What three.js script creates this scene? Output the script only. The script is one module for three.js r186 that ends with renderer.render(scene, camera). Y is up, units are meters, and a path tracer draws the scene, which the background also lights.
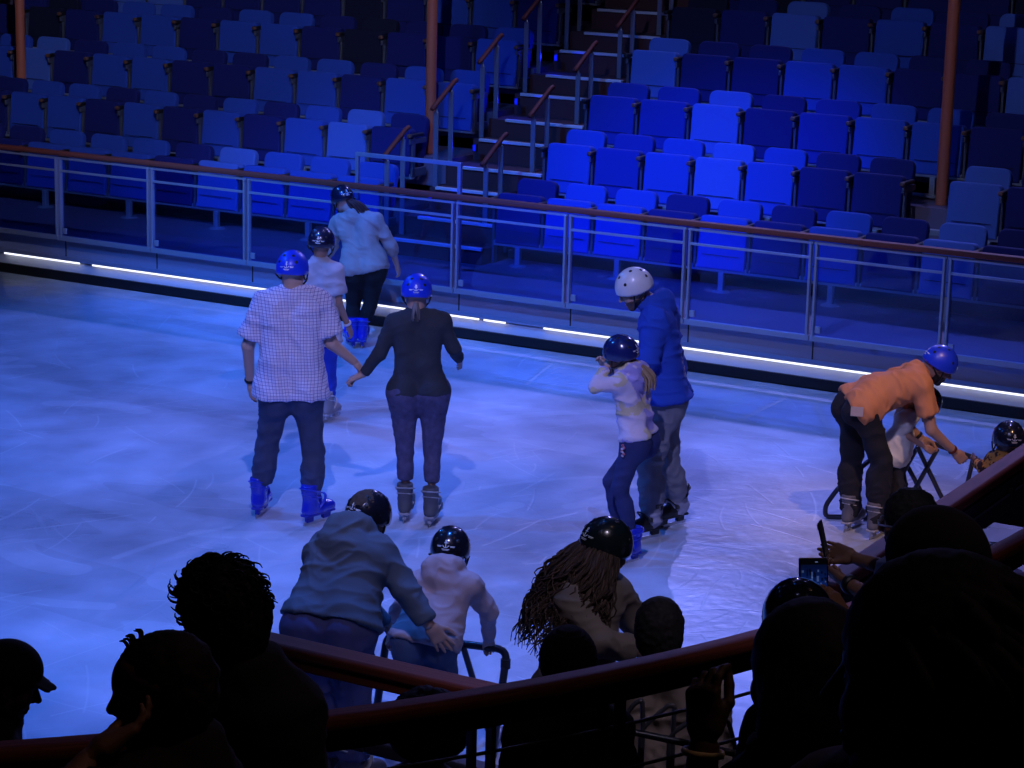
import * as THREE from 'three';
import { RoundedBoxGeometry } from 'three/addons/geometries/RoundedBoxGeometry.js';
import { mergeGeometries } from 'three/addons/utils/BufferGeometryUtils.js';
import { RectAreaLightUniformsLib } from 'three/addons/lights/RectAreaLightUniformsLib.js';

// World frame: x runs along the far rink boards, y is up, z runs from the far boards (z = 0) towards the viewer's stand.
const scene = new THREE.Scene();
const camera = new THREE.PerspectiveCamera(18.775, 1024 / 768, 0.1, 200);
camera.position.set(16.16033, 4.63457, 18.63095);
camera.up.set(-0.13351, 0.97353, -0.18554);
camera.lookAt(16.16033 - 0.48115 * 10, 4.63457 - 0.22734 * 10, 18.63095 - 0.84664 * 10);
scene.add(camera);
const renderer = new THREE.WebGLRenderer({ antialias: true });
renderer.toneMapping = THREE.LinearToneMapping;
renderer.toneMappingExposure = 1.0;
renderer.shadowMap.enabled = true;
RectAreaLightUniformsLib.init();
scene.background = new THREE.Color(0x000000);

// ---------- stage lighting: [position], [target], colour, candela, half angle in degrees, penumbra
const BLUE = 0x2c76ff, DEEP = 0x0c2cff, AZURE = 0x2f74ff, LAV = 0x9292ff, WARM = 0xffc8a8, WHITE = 0xb0b0ff, HOUSE = 0xb4c0ff;
const STAGE = [
  [[4, 8.6, -8], [6, 0, 3.5], LAV, 170, 36, 0.8],
  [[8.5, 8.8, -8.5], [9.2, 0, 2.8], LAV, 200, 20, 0.8],
  [[-2, 8.6, 2], [3.5, 0, 4.5], BLUE, 190, 34, 0.9],
  [[2, 9, 9], [6, 0, 6.5], BLUE, 170, 30, 0.9],
  [[9.6, 9.3, 8.2], [9.5, 0, 9], BLUE, 150, 26, 0.9],
  [[10.5, 9, 4.5], [9.2, 0, 0.9], BLUE, 150, 13, 0.9],
  [[3, 9, 13], [5.7, 0.9, -3.2], DEEP, 1050, 7.5, 0.8],
  [[6, 9, 12], [1.6, 0.3, -1.6], AZURE, 420, 9, 0.9],
  [[9, 9.5, 9], [-2, 2.0, -4.2], HOUSE, 330, 16, 0.6],
  [[9, 9.5, 10.5], [7.2, 2.3, -4.8], HOUSE, 125, 17, 0.5],
  [[15, 9, 9], [11.3, 1.0, 4.2], WARM, 130, 7.5, 0.7],
  [[12.5, 9.4, 14], [8.1, 0.8, 5.6], WHITE, 235, 22, 0.8],
  [[5, 9.5, 7.5], [4.5, 0.2, -1.2], BLUE, 400, 23, 0.8],
  [[7, 9, 1], [4.8, 0, 4.3], LAV, 50, 9, 0.9],
  [[4, 9, 6], [6.9, 0, 2.8], LAV, 70, 10, 0.9],
  [[8, 9, 5], [9.7, 0, 2.7], LAV, 60, 12, 0.9],
  [[8, 9, 2], [7.5, 0, 4.7], BLUE, 90, 9, 0.9],
  [[15.5, 8.5, 13.5], [12.1, 1.3, 10.4], 0xe0d4f4, 42, 10, 0.8],
  [[11, 9, 2], [12.9, 0.6, 6.5], LAV, 55, 13, 0.8],
  [[17.5, 9, 14.5], [14.4, 3, 15], WARM, 4, 22, 0.9],
];

// ---------- helpers
const V3 = (x, y, z) => new THREE.Vector3(x, y, z);
const v = (a) => new THREE.Vector3(a[0], a[1], a[2]);
let seed = 7;
const rnd = () => { seed = (seed * 1664525 + 1013904223) >>> 0; return seed / 4294967296; };
const used = new Map();
function numbered(name) { const n = used.get(name) || 0; used.set(name, n + 1); return n ? name + '_' + String(n).padStart(3, '0') : name; }
const mats = new Map();
function M(color, rough = 0.7, metal = 0, extra = null) {
  const key = JSON.stringify([color, rough, metal, extra]);
  if (!mats.has(key)) {
    const m = new THREE.MeshPhysicalMaterial({ roughness: rough, metalness: metal, ...(extra || {}) });
    if (Array.isArray(color)) m.color.setRGB(...color); else m.color.set(color);
    mats.set(key, m);
  }
  return mats.get(key);
}
function sh(o) { o.castShadow = true; o.receiveShadow = true; return o; }
function part(name, geo, mat, parent) { const m = sh(new THREE.Mesh(geo, mat)); m.name = name; parent.add(m); return m; }
function tag(o, label, category, group) { o.userData.label = label; o.userData.category = category; if (group) o.userData.group = group; return o; }
function thing(name, label, category, pos = [0, 0, 0], turn = 0, group = null) {
  const o = new THREE.Group(); o.name = numbered(name); o.position.set(...pos); o.rotation.y = turn; scene.add(o);
  return tag(o, label, category, group);
}
function struct(name, geo, mat, parent = scene) {
  const m = part(parent === scene ? numbered(name) : name, geo, mat, parent);
  if (parent === scene) m.userData.kind = 'structure';
  return m;
}
function bx(w, h, d, x, y, z, r = 0) {
  const g = r > 0 ? new RoundedBoxGeometry(w, h, d, 2, Math.min(r, w / 2.01, h / 2.01, d / 2.01)) : new THREE.BoxGeometry(w, h, d);
  return g.translate(x, y, z);
}
const clean = (g) => { const q = g.index ? g.toNonIndexed() : g; for (const k of Object.keys(q.attributes)) if (k !== 'position' && k !== 'normal' && k !== 'uv') q.deleteAttribute(k); return q; };
const join = (list) => mergeGeometries(list.map(clean));
// a tube with closed, rounded-off ends; r may be a function of 0..1
function sweep(pts, r, n = 8, flat = 1) {
  const rf = typeof r === 'function' ? r : () => r;
  const N = pts.length, pos = [], idx = [];
  let nx = null;
  for (let i = 0; i < N; i++) {
    const t = V3().subVectors(pts[Math.min(N - 1, i + 1)], pts[Math.max(0, i - 1)]).normalize();
    if (!nx) nx = Math.abs(t.y) < 0.9 ? V3(0, 1, 0) : V3(1, 0, 0);
    nx = nx.clone().addScaledVector(t, -nx.dot(t)).normalize();
    const b = V3().crossVectors(t, nx), R = rf(i / (N - 1));
    for (let k = 0; k < n; k++) { const a = k / n * 6.28318; const q = pts[i].clone().addScaledVector(nx, Math.cos(a) * R * flat).addScaledVector(b, Math.sin(a) * R); pos.push(q.x, q.y, q.z); }
  }
  for (let i = 0; i < N - 1; i++) for (let k = 0; k < n; k++) { const a = i * n + k, b = i * n + (k + 1) % n; idx.push(a, b, a + n, b, b + n, a + n); }
  const c0 = pos.length / 3; pos.push(pts[0].x, pts[0].y, pts[0].z, pts[N - 1].x, pts[N - 1].y, pts[N - 1].z);
  for (let k = 0; k < n; k++) { idx.push(c0, (k + 1) % n, k); const o = (N - 1) * n; idx.push(c0 + 1, o + k, o + (k + 1) % n); }
  const g = new THREE.BufferGeometry(); g.setAttribute('position', new THREE.Float32BufferAttribute(pos, 3)); g.setIndex(idx); g.computeVertexNormals();
  g.setAttribute('uv', new THREE.Float32BufferAttribute(new Float32Array(pos.length / 3 * 2), 2));
  return g;
}
function curve(pts, n = 24) { return new THREE.CatmullRomCurve3(pts.map(v), false, 'centripetal').getPoints(n); }
function bent(pts, rad = 0.05) { // polyline with rounded corners
  const P = pts.map(v), out = [P[0]];
  for (let i = 1; i < P.length - 1; i++) {
    const a = V3().subVectors(P[i - 1], P[i]), b = V3().subVectors(P[i + 1], P[i]), r = Math.min(rad, a.length() * 0.45, b.length() * 0.45);
    a.normalize(); b.normalize(); const A = P[i].clone().addScaledVector(a, r), B = P[i].clone().addScaledVector(b, r);
    for (let k = 0; k <= 5; k++) { const t = k / 5; out.push(A.clone().multiplyScalar((1 - t) * (1 - t)).addScaledVector(P[i], 2 * t * (1 - t)).addScaledVector(B, t * t)); }
  }
  out.push(P[P.length - 1]); return out;
}
function h3(i, j, k) { let n = Math.imul(i, 374761393) ^ Math.imul(j, 668265263) ^ Math.imul(k, 2147483647 - 982451653); n = Math.imul(n ^ (n >>> 13), 1274126177); return ((n ^ (n >>> 16)) >>> 0) / 4294967296; }
function noise(x, y, z) { // value noise, 0..1
  const i = Math.floor(x), j = Math.floor(y), k = Math.floor(z); let a = x - i, b = y - j, c = z - k;
  a = a * a * (3 - 2 * a); b = b * b * (3 - 2 * b); c = c * c * (3 - 2 * c);
  const L = (p, q, t) => p + (q - p) * t;
  return L(L(L(h3(i, j, k), h3(i + 1, j, k), a), L(h3(i, j + 1, k), h3(i + 1, j + 1, k), a), b), L(L(h3(i, j, k + 1), h3(i + 1, j, k + 1), a), L(h3(i, j + 1, k + 1), h3(i + 1, j + 1, k + 1), a), b), c);
}
const fbm = (x, y, z) => noise(x, y, z) * 0.55 + noise(x * 2.1 + 7, y * 2.1, z * 2.1) * 0.3 + noise(x * 4.3, y * 4.3 + 3, z * 4.3) * 0.15;
function canvasTex(w, h, draw, srgb = true) {
  const c = document.createElement('canvas'); c.width = w; c.height = h; draw(c.getContext('2d'), w, h);
  const t = new THREE.CanvasTexture(c); t.wrapS = t.wrapT = THREE.RepeatWrapping; if (srgb) t.colorSpace = THREE.SRGBColorSpace; return t;
}
function dataTex(w, h, f, srgb = false) {
  const d = new Uint8Array(w * h * 4);
  for (let y = 0; y < h; y++) for (let x = 0; x < w; x++) { const r = f(x / w, y / h), o = (y * w + x) * 4; if (typeof r === 'number') d[o] = d[o + 1] = d[o + 2] = r * 255; else { d[o] = r[0] * 255; d[o + 1] = r[1] * 255; d[o + 2] = r[2] * 255; } d[o + 3] = 255; }
  const t = new THREE.DataTexture(d, w, h); t.wrapS = t.wrapT = THREE.RepeatWrapping; t.magFilter = THREE.LinearFilter; t.minFilter = THREE.LinearMipmapLinearFilter; t.generateMipmaps = true; if (srgb) t.colorSpace = THREE.SRGBColorSpace; t.needsUpdate = true; return t;
}
const ORD = ['first', 'second', 'third', 'fourth', 'fifth', 'sixth', 'seventh', 'eighth', 'ninth', 'tenth', 'eleventh', 'twelfth', 'thirteenth', 'fourteenth', 'fifteenth', 'sixteenth', 'seventeenth', 'eighteenth', 'nineteenth', 'twentieth'];

// ---------- the hall
const darkWall = M([0.02, 0.02, 0.03], 0.9), deckMat = M([0.17, 0.13, 0.19], 0.5), carpetMat = M([0.09, 0.035, 0.04], 0.95);
const greyPaint = M([0.30, 0.31, 0.34], 0.4, 0.3), steel = M([0.62, 0.63, 0.66], 0.28, 0.9), blackMat = M([0.012, 0.012, 0.014], 0.5), navyPanel = M([0.03, 0.032, 0.07], 0.55);
const woodTex = dataTex(256, 256, (u, w) => { const g = fbm(u * 3, w * 60, 1), s = noise(u * 2, w * 14, 4); return [0.46 + g * 0.2 - s * 0.1, 0.22 + g * 0.12 - s * 0.05, 0.15 + g * 0.08]; }, true);
const woodMat = new THREE.MeshPhysicalMaterial({ map: woodTex, roughness: 0.55, specularIntensity: 0.35 });
struct('floor', bx(36, 0.3, 40, 4, -0.2, 6), M([0.04, 0.04, 0.06], 0.8));
struct('ceiling', bx(36, 0.3, 40, 4, 11.15, 6), darkWall);
struct('wall_back', bx(36, 11.2, 0.3, 4, 5.5, -13.85), darkWall);
struct('wall_front', bx(36, 11.2, 0.3, 4, 5.5, 25.85), darkWall);
struct('wall_left', bx(0.3, 11.2, 40, -13.85, 5.5, 6), darkWall);
struct('wall_right', bx(0.3, 11.2, 40, 21.85, 5.5, 6), darkWall);

// ice: scratches are real grooves (bump, roughness) and scraped snow (colour)
{
  const W = 2048, H = 1280;
  const strokes = [];
  for (let i = 0; i < 1500; i++) strokes.push([rnd() * W, rnd() * H, rnd() * 6.28, 10 + rnd() * 90, (rnd() - 0.5) * 0.9, 0.3 + rnd() * 0.7, rnd()]);
  const drawS = (g, style, k) => { g.lineCap = 'round'; for (const s of strokes) { if (s[6] > k) continue; g.strokeStyle = style(s[5]); g.lineWidth = 0.6 + s[5] * 0.8; g.beginPath(); let x = s[0], y = s[1], a = s[2]; g.moveTo(x, y); for (let j = 0; j < 8; j++) { x += Math.cos(a) * s[3] / 8; y += Math.sin(a) * s[3] / 8; a += s[4] / 8; g.lineTo(x, y); } g.stroke(); } };
  const cloud = (g, w, h, f) => { const im = g.getImageData(0, 0, w, h), d = im.data; for (let y = 0; y < h; y++) for (let x = 0; x < w; x++) { const o = (y * w + x) * 4, c = f(x / w, y / h); d[o] = c[0]; d[o + 1] = c[1]; d[o + 2] = c[2]; d[o + 3] = 255; } g.putImageData(im, 0, 0); };
  const colTex = canvasTex(W, H, (g) => { cloud(g, W, H, (a, b) => { const n = fbm(a * 14, b * 9, 2), m = fbm(a * 70, b * 44, 5); const t = 148 + n * 88 + (m - 0.5) * 40 - (fbm(a * 5 + b * 7, b * 16 - a * 3, 7) > 0.56 ? 10 : 0); return [t * 0.93, t * 0.97, Math.min(255, t * 1.04)]; }); drawS(g, (s) => `rgba(255,255,255,${0.10 + s * 0.22})`, 0.7);
    g.strokeStyle = 'rgba(245,246,255,0.16)'; for (let i = 0; i < 46; i++) { g.lineWidth = 6 + rnd() * 30; g.beginPath(); const x = rnd() * W, y = rnd() * H, r = 60 + rnd() * 260, a = rnd() * 6.28; g.arc(x, y, r, a, a + 0.3 + rnd() * 0.9); g.stroke(); } });
  const rufTex = canvasTex(1024, 640, (g) => { cloud(g, 1024, 640, (a, b) => { const n = fbm(a * 9, b * 6, 9), t = 70 + n * 110; return [t, t, t]; }); g.scale(0.5, 0.5); drawS(g, () => 'rgba(220,220,220,0.5)', 1); }, false);
  const bumpTex = canvasTex(W, H, (g) => { cloud(g, W, H, (a, b) => { const t = 120 + (fbm(a * 240, b * 150, 3) - 0.5) * 150 + (fbm(a * 40, b * 25, 8) - 0.5) * 60; return [t, t, t]; }); drawS(g, () => 'rgba(20,20,20,0.6)', 1); }, false);
  const ice = new THREE.MeshPhysicalMaterial({ map: colTex, roughnessMap: rufTex, roughness: 0.75, bumpMap: bumpTex, bumpScale: 0.007, ior: 1.31 });
  const g = new THREE.PlaneGeometry(26.3, 11); g.rotateX(-Math.PI / 2); g.translate(-0.85, 0, 5.5);
  const uv = g.attributes.uv, p = g.attributes.position; for (let i = 0; i < uv.count; i++) uv.setXY(i, (p.getX(i) + 4) / 16.4, p.getZ(i) / 10.25);
  const box = bx(26.3, 0.06, 11, -0.85, -0.031, 5.5);
  const slab = struct('floor_ice', g, ice); part('ice_edge', box, M([0.5, 0.55, 0.6], 0.4), slab);
}

// far boards
function strip(x0, x1, h, d, y, z) { return bx(x1 - x0, h, d, (x0 + x1) / 2, y, z); }
{
  const w = struct('wall_rink_far', join([strip(-14, 12.3, 0.09, 0.24, 0.055, -0.12)]), M([0.006, 0.006, 0.008], 0.45));
  part('dasher_face', strip(-14, 12.3, 0.1, 0.2, 0.15, -0.13), M([0.72, 0.72, 0.75], 0.45, 0, { bumpMap: null }), w);
  part('ledge', join([strip(-14, 12.3, 0.02, 0.27, 0.228, -0.128), strip(-14, 12.3, 0.17, 0.06, 0.318, -0.16)]), M([0.3, 0.31, 0.4], 0.4), w);
  part('deck_edge', strip(-14, 12.3, 0.3, 0.2, 0.15, -0.34), navyPanel, w);
  for (let i = -8; i < 10; i++) part('seam', bx(0.012, 0.17, 0.004, i * 1.218 + 0.02, 0.318, -0.1285), blackMat, w);
  for (let i = -22; i < 28; i++) part('bolt', bx(0.07, 0.018, 0.03, i * 0.41 + 0.1, 0.415, -0.125, 0.006), blackMat, w);
  const led = new THREE.MeshStandardMaterial({ color: 0x111111, emissive: 0xe8ecff, emissiveIntensity: 1.7 });
  const runs = [[-6.5, -0.95], [-0.72, 0.32], [0.49, 5.2], [5.25, 5.49], [5.9, 12.1]];
  const which = ['white light strip under the boards, running off at the far left', 'short white light strip under the boards near the left edge', 'long white light strip under the boards behind the skaters', 'tiny white light strip left of the dark gap in the boards', 'white light strip running right from the dark gap in the boards'];
  runs.forEach(([a, b], i) => {
    const t = thing('light_strip', which[i], 'light strip', [(a + b) / 2, 0.214, 0.012], 0, 'light strips under the boards');
    part('diffuser', bx(b - a, 0.02, 0.012, 0, 0, -0.006, 0.004), led, t);
    part('backing', bx(b - a, 0.008, 0.03, 0, 0.014, -0.012), greyPaint, t);
    const L = new THREE.RectAreaLight(0xe0e4ff, 0.45, b - a, 0.04); L.position.set(0, -0.012, -0.005); L.lookAt(L.position.x, -1, 0.0); L.castShadow = true;
    L.position.set(0, -0.012, 0.0); t.add(L); L.rotation.set(-Math.PI / 2 + 0.25, 0, 0);
  });
}
const glassMat = new THREE.MeshPhysicalMaterial({ color: new THREE.Color().setRGB(0.42, 0.6, 1.0), transmission: 1, thickness: 0, roughness: 0.03, ior: 1.5 });
const clearMat = new THREE.MeshPhysicalMaterial({ color: 0xf2f5fa, transmission: 1, thickness: 0, roughness: 0.02, ior: 1.5 });
const railPaint = M([0.42, 0.42, 0.46], 0.35, 0.5);
function barrierPanel(parent, L, h0, h1, mid, mat = railPaint) { // local x from 0 to L, bottom h0, top h1
  part('pane', bx(L - 0.07, h1 - h0 - 0.02, 0.008, L / 2, (h0 + h1) / 2, 0), glassMat, parent);
  part('post', bx(0.022, h1 - h0, 0.05, 0.028, (h0 + h1) / 2, 0.012, 0.005), mat, parent);
  part('post', bx(0.022, h1 - h0, 0.05, L - 0.028, (h0 + h1) / 2, 0.012, 0.005), mat, parent);
  part('middle_rail', bx(L - 0.07, 0.022, 0.03, L / 2, mid, 0.02, 0.005), mat, parent);
  part('top_rail', bx(L - 0.01, 0.022, 0.04, L / 2, h1 - 0.005, 0.01, 0.005), mat, parent);
  part('bottom_rail', bx(L - 0.01, 0.05, 0.05, L / 2, h0 + 0.0, 0.01, 0.005), mat, parent);
}
for (let i = -7; i < 10; i++) {
  const k = i + 8;
  const t = thing('glass_barrier_panel', `clear glass barrier panel of the far boards, ${ORD[k - 1]} from their left end`, 'barrier', [i * 1.218 + 0.02, 0, -0.05], 0, 'glass panels of the far boards');
  barrierPanel(t, i === 9 ? 1.1 : 1.218, 0.45, 1.30, 1.165);
  part('hinge', bx(0.05, 0.06, 0.02, 0.075, 0.53, 0.02, 0.005), railPaint, t);
}
tag(struct0('handrail', bx(26.3, 0.05, 0.1, -0.85, 1.345, -0.05, 0.02), woodMat), 'long brown wooden handrail topping the glass of the far boards', 'handrail');
function struct0(name, geo, mat) { const m = sh(new THREE.Mesh(geo, mat)); m.name = numbered(name); scene.add(m); return m; }

// end boards at the right (along z) and near boards (along x) with the gate opening between them
{
  const w = struct('wall_rink_right', bx(0.1, 1.22, 8.9, 12.34, 0.61, 4.45), navyPanel);
  for (let i = 0; i < 7; i++) { part('panel', bx(0.02, 0.98, 1.18, 12.4, 0.66, 0.75 + i * 1.24, 0.008), navyPanel, w); part('panel_frame', bx(0.03, 1.16, 0.05, 12.405, 0.6, 0.13 + i * 1.24, 0.006), blackMat, w); }
  tag(struct0('handrail', bx(0.12, 0.075, 8.9, 12.34, 1.27, 4.45, 0.025), woodMat), 'brown wooden handrail rising diagonally over the dark boards at right', 'handrail');
  const lt = thing('gate_latch', 'steel latch with two keepers on the dark boards at right', 'latch', [12.44, 0.8, 5.95]);
  part('latch_plate', bx(0.03, 0.34, 0.3, 0, -0.06, 0, 0.01), blackMat, lt);
  for (const z of [-0.08, 0.0]) part('keeper', bx(0.04, 0.15, 0.035, 0.02, 0.06, z, 0.008), steel, lt);
  const hd = part('lever', bx(0.04, 0.16, 0.035, 0.03, -0.04, 0.13, 0.008), steel, lt); hd.rotation.x = 0.35;
}
{
  for (let i = 0; i < 2; i++) {
    const x0 = 11.98 - (i + 1) * 0.8;
    const t = thing('near_barrier_panel', `glass panel with dark middle bar below the crossing rail, ${i ? 'left' : 'right'} one`, 'barrier', [x0, 0, 10.98], 0, 'glass panels of the near boards');
    part('pane', bx(0.77, 0.68, 0.008, 0.4, 0.58, 0), clearMat, t);
    part('base_panel', bx(0.79, 0.22, 0.06, 0.4, 0.11, 0, 0.01), navyPanel, t);
    part('middle_bar', bx(0.8, 0.06, 0.09, 0.4, 0.955, 0.02, 0.012), M([0.03, 0.032, 0.06], 0.35), t);
    part('post', bx(0.05, 1.21, 0.05, i ? 0.03 : 0.77, 0.605, 0.0, 0.008), blackMat, t);
  }
  tag(struct0('handrail', join([bx(1.7, 0.06, 0.13, 11.17, 1.29, 10.98, 0.022), bx(1.7, 0.05, 0.07, 11.17, 1.24, 11.0, 0.01)]), woodMat), 'brown wooden handrail crossing in front of the grey hooded man', 'handrail');
  const c = thing('corner_rail', 'short brown rail end turning down at the near boards corner', 'handrail', [12.02, 0, 10.98]);
  part('rail', sweep([V3(0.0, 1.28, 0), V3(0.12, 1.27, 0.02), V3(0.24, 1.2, 0.07), V3(0.33, 1.1, 0.12)], 0.045, 8), woodMat, c);
  part('post', bx(0.05, 1.15, 0.05, 0.27, 0.56, 0.09, 0.008), blackMat, c);
}
// walkway outside the boards and the near stand: rings of tiers about the rounded corner
struct('floor_walkway', join([bx(9.4, 0.25, 8.9, 17.1, 0.1, 4.45), bx(34, 0.25, 14.6, 4.5, 0.1, 18.4)]), M([0.10, 0.035, 0.045], 0.5));
function ringTier(r0, r1, h0, h1) {
  const s = new THREE.Shape(); const N = 24; const cx = 7.45, cz = 9.3;
  const P = []; P.push([cx + r0, 0.2]); for (let i = 0; i <= N; i++) { const a = i / N * Math.PI / 2; P.push([cx + r0 * Math.cos(a), cz + r0 * Math.sin(a)]); } P.push([-13, cz + r0]); P.push([-13, cz + r1]);
  for (let i = N; i >= 0; i--) { const a = i / N * Math.PI / 2; P.push([cx + r1 * Math.cos(a), cz + r1 * Math.sin(a)]); } P.push([cx + r1, 0.2]);
  P.forEach((p, i) => (i ? s.lineTo(p[0], -p[1]) : s.moveTo(p[0], -p[1])));
  const g = new THREE.ExtrudeGeometry(s, { depth: h1 - h0, bevelEnabled: false }); g.rotateX(-Math.PI / 2); g.translate(0, h0, 0); return g;
}
for (let i = 0; i < 9; i++) struct('floor_near_tier', ringTier(6.05 + i * 0.9, 6.05 + (i + 1) * 0.9, 0.225, 0.95 + i * 0.4), M([0.03, 0.02, 0.025], 0.9));
{ // curved front rail of the near stand
  const arc = (r, h, a0 = 0, a1 = Math.PI / 2, n = 48) => { const o = []; for (let i = 0; i <= n; i++) { const a = a0 + (a1 - a0) * i / n; o.push(V3(7.45 + r * Math.cos(a), h, 9.3 + r * Math.sin(a))); } return o; };
  const path = (r, h) => [V3(7.45 + r, h, 2), ...arc(r, h), V3(-8, h, 9.3 + r)];
  const t = thing('curved_handrail', 'brown wooden handrail curving across the foreground on dark posts', 'handrail', [0, 0, 0]);
  const prof = (r, h, w, hh) => { const s = new THREE.Shape(); const pts = path(r, h); const pos = [], idx = []; const N = pts.length; const cs = [[-w, -hh], [-w * 0.9, hh * 0.55], [-w * 0.55, hh], [w * 0.55, hh], [w * 0.9, hh * 0.55], [w, -hh]]; const uvs = []; let acc = 0;
    for (let i = 0; i < N; i++) { const d = V3().subVectors(pts[Math.min(N - 1, i + 1)], pts[Math.max(0, i - 1)]).normalize(), nrm = V3(d.z, 0, -d.x); if (i) acc += pts[i].distanceTo(pts[i - 1]); cs.forEach((c, k) => { pos.push(pts[i].x + nrm.x * c[0], pts[i].y + c[1], pts[i].z + nrm.z * c[0]); uvs.push(acc, k * 0.08); }); }
    for (let i = 0; i < N - 1; i++) for (let k = 0; k < 6; k++) { const a = i * 6 + k, b = i * 6 + (k + 1) % 6; idx.push(a, a + 6, b, b, a + 6, b + 6); }
    const g = new THREE.BufferGeometry(); g.setAttribute('position', new THREE.Float32BufferAttribute(pos, 3)); g.setAttribute('uv', new THREE.Float32BufferAttribute(uvs, 2)); g.setIndex(idx); g.computeVertexNormals(); return g; };
  part('rail', prof(6.1, 1.945, 0.05, 0.032), woodMat, t);
  part('under_rail', prof(6.1, 1.885, 0.022, 0.03), blackMat, t);
  for (const h of [1.76, 1.6, 1.44, 1.28, 1.12]) part('cable', sweep(path(6.1, h), 0.007, 6), blackMat, t);
  for (const deg of [88, 72, 58, 46, 32.1, 27.4, 12, 2]) {
    const a = deg * Math.PI / 180, g = join([bx(0.016, 0.97, 0.05, -0.035, 0, 0, 0.004), bx(0.016, 0.97, 0.05, 0.035, 0, 0, 0.004), bx(0.012, 0.05, 0.02, 0, 0.2, 0), bx(0.012, 0.05, 0.02, 0, -0.3, 0)]);
    g.rotateY(Math.PI / 2 - a); g.translate(7.45 + 6.1 * Math.cos(a), 1.425, 9.3 + 6.1 * Math.sin(a)); part('post', g, blackMat, t);
  }
}

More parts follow.
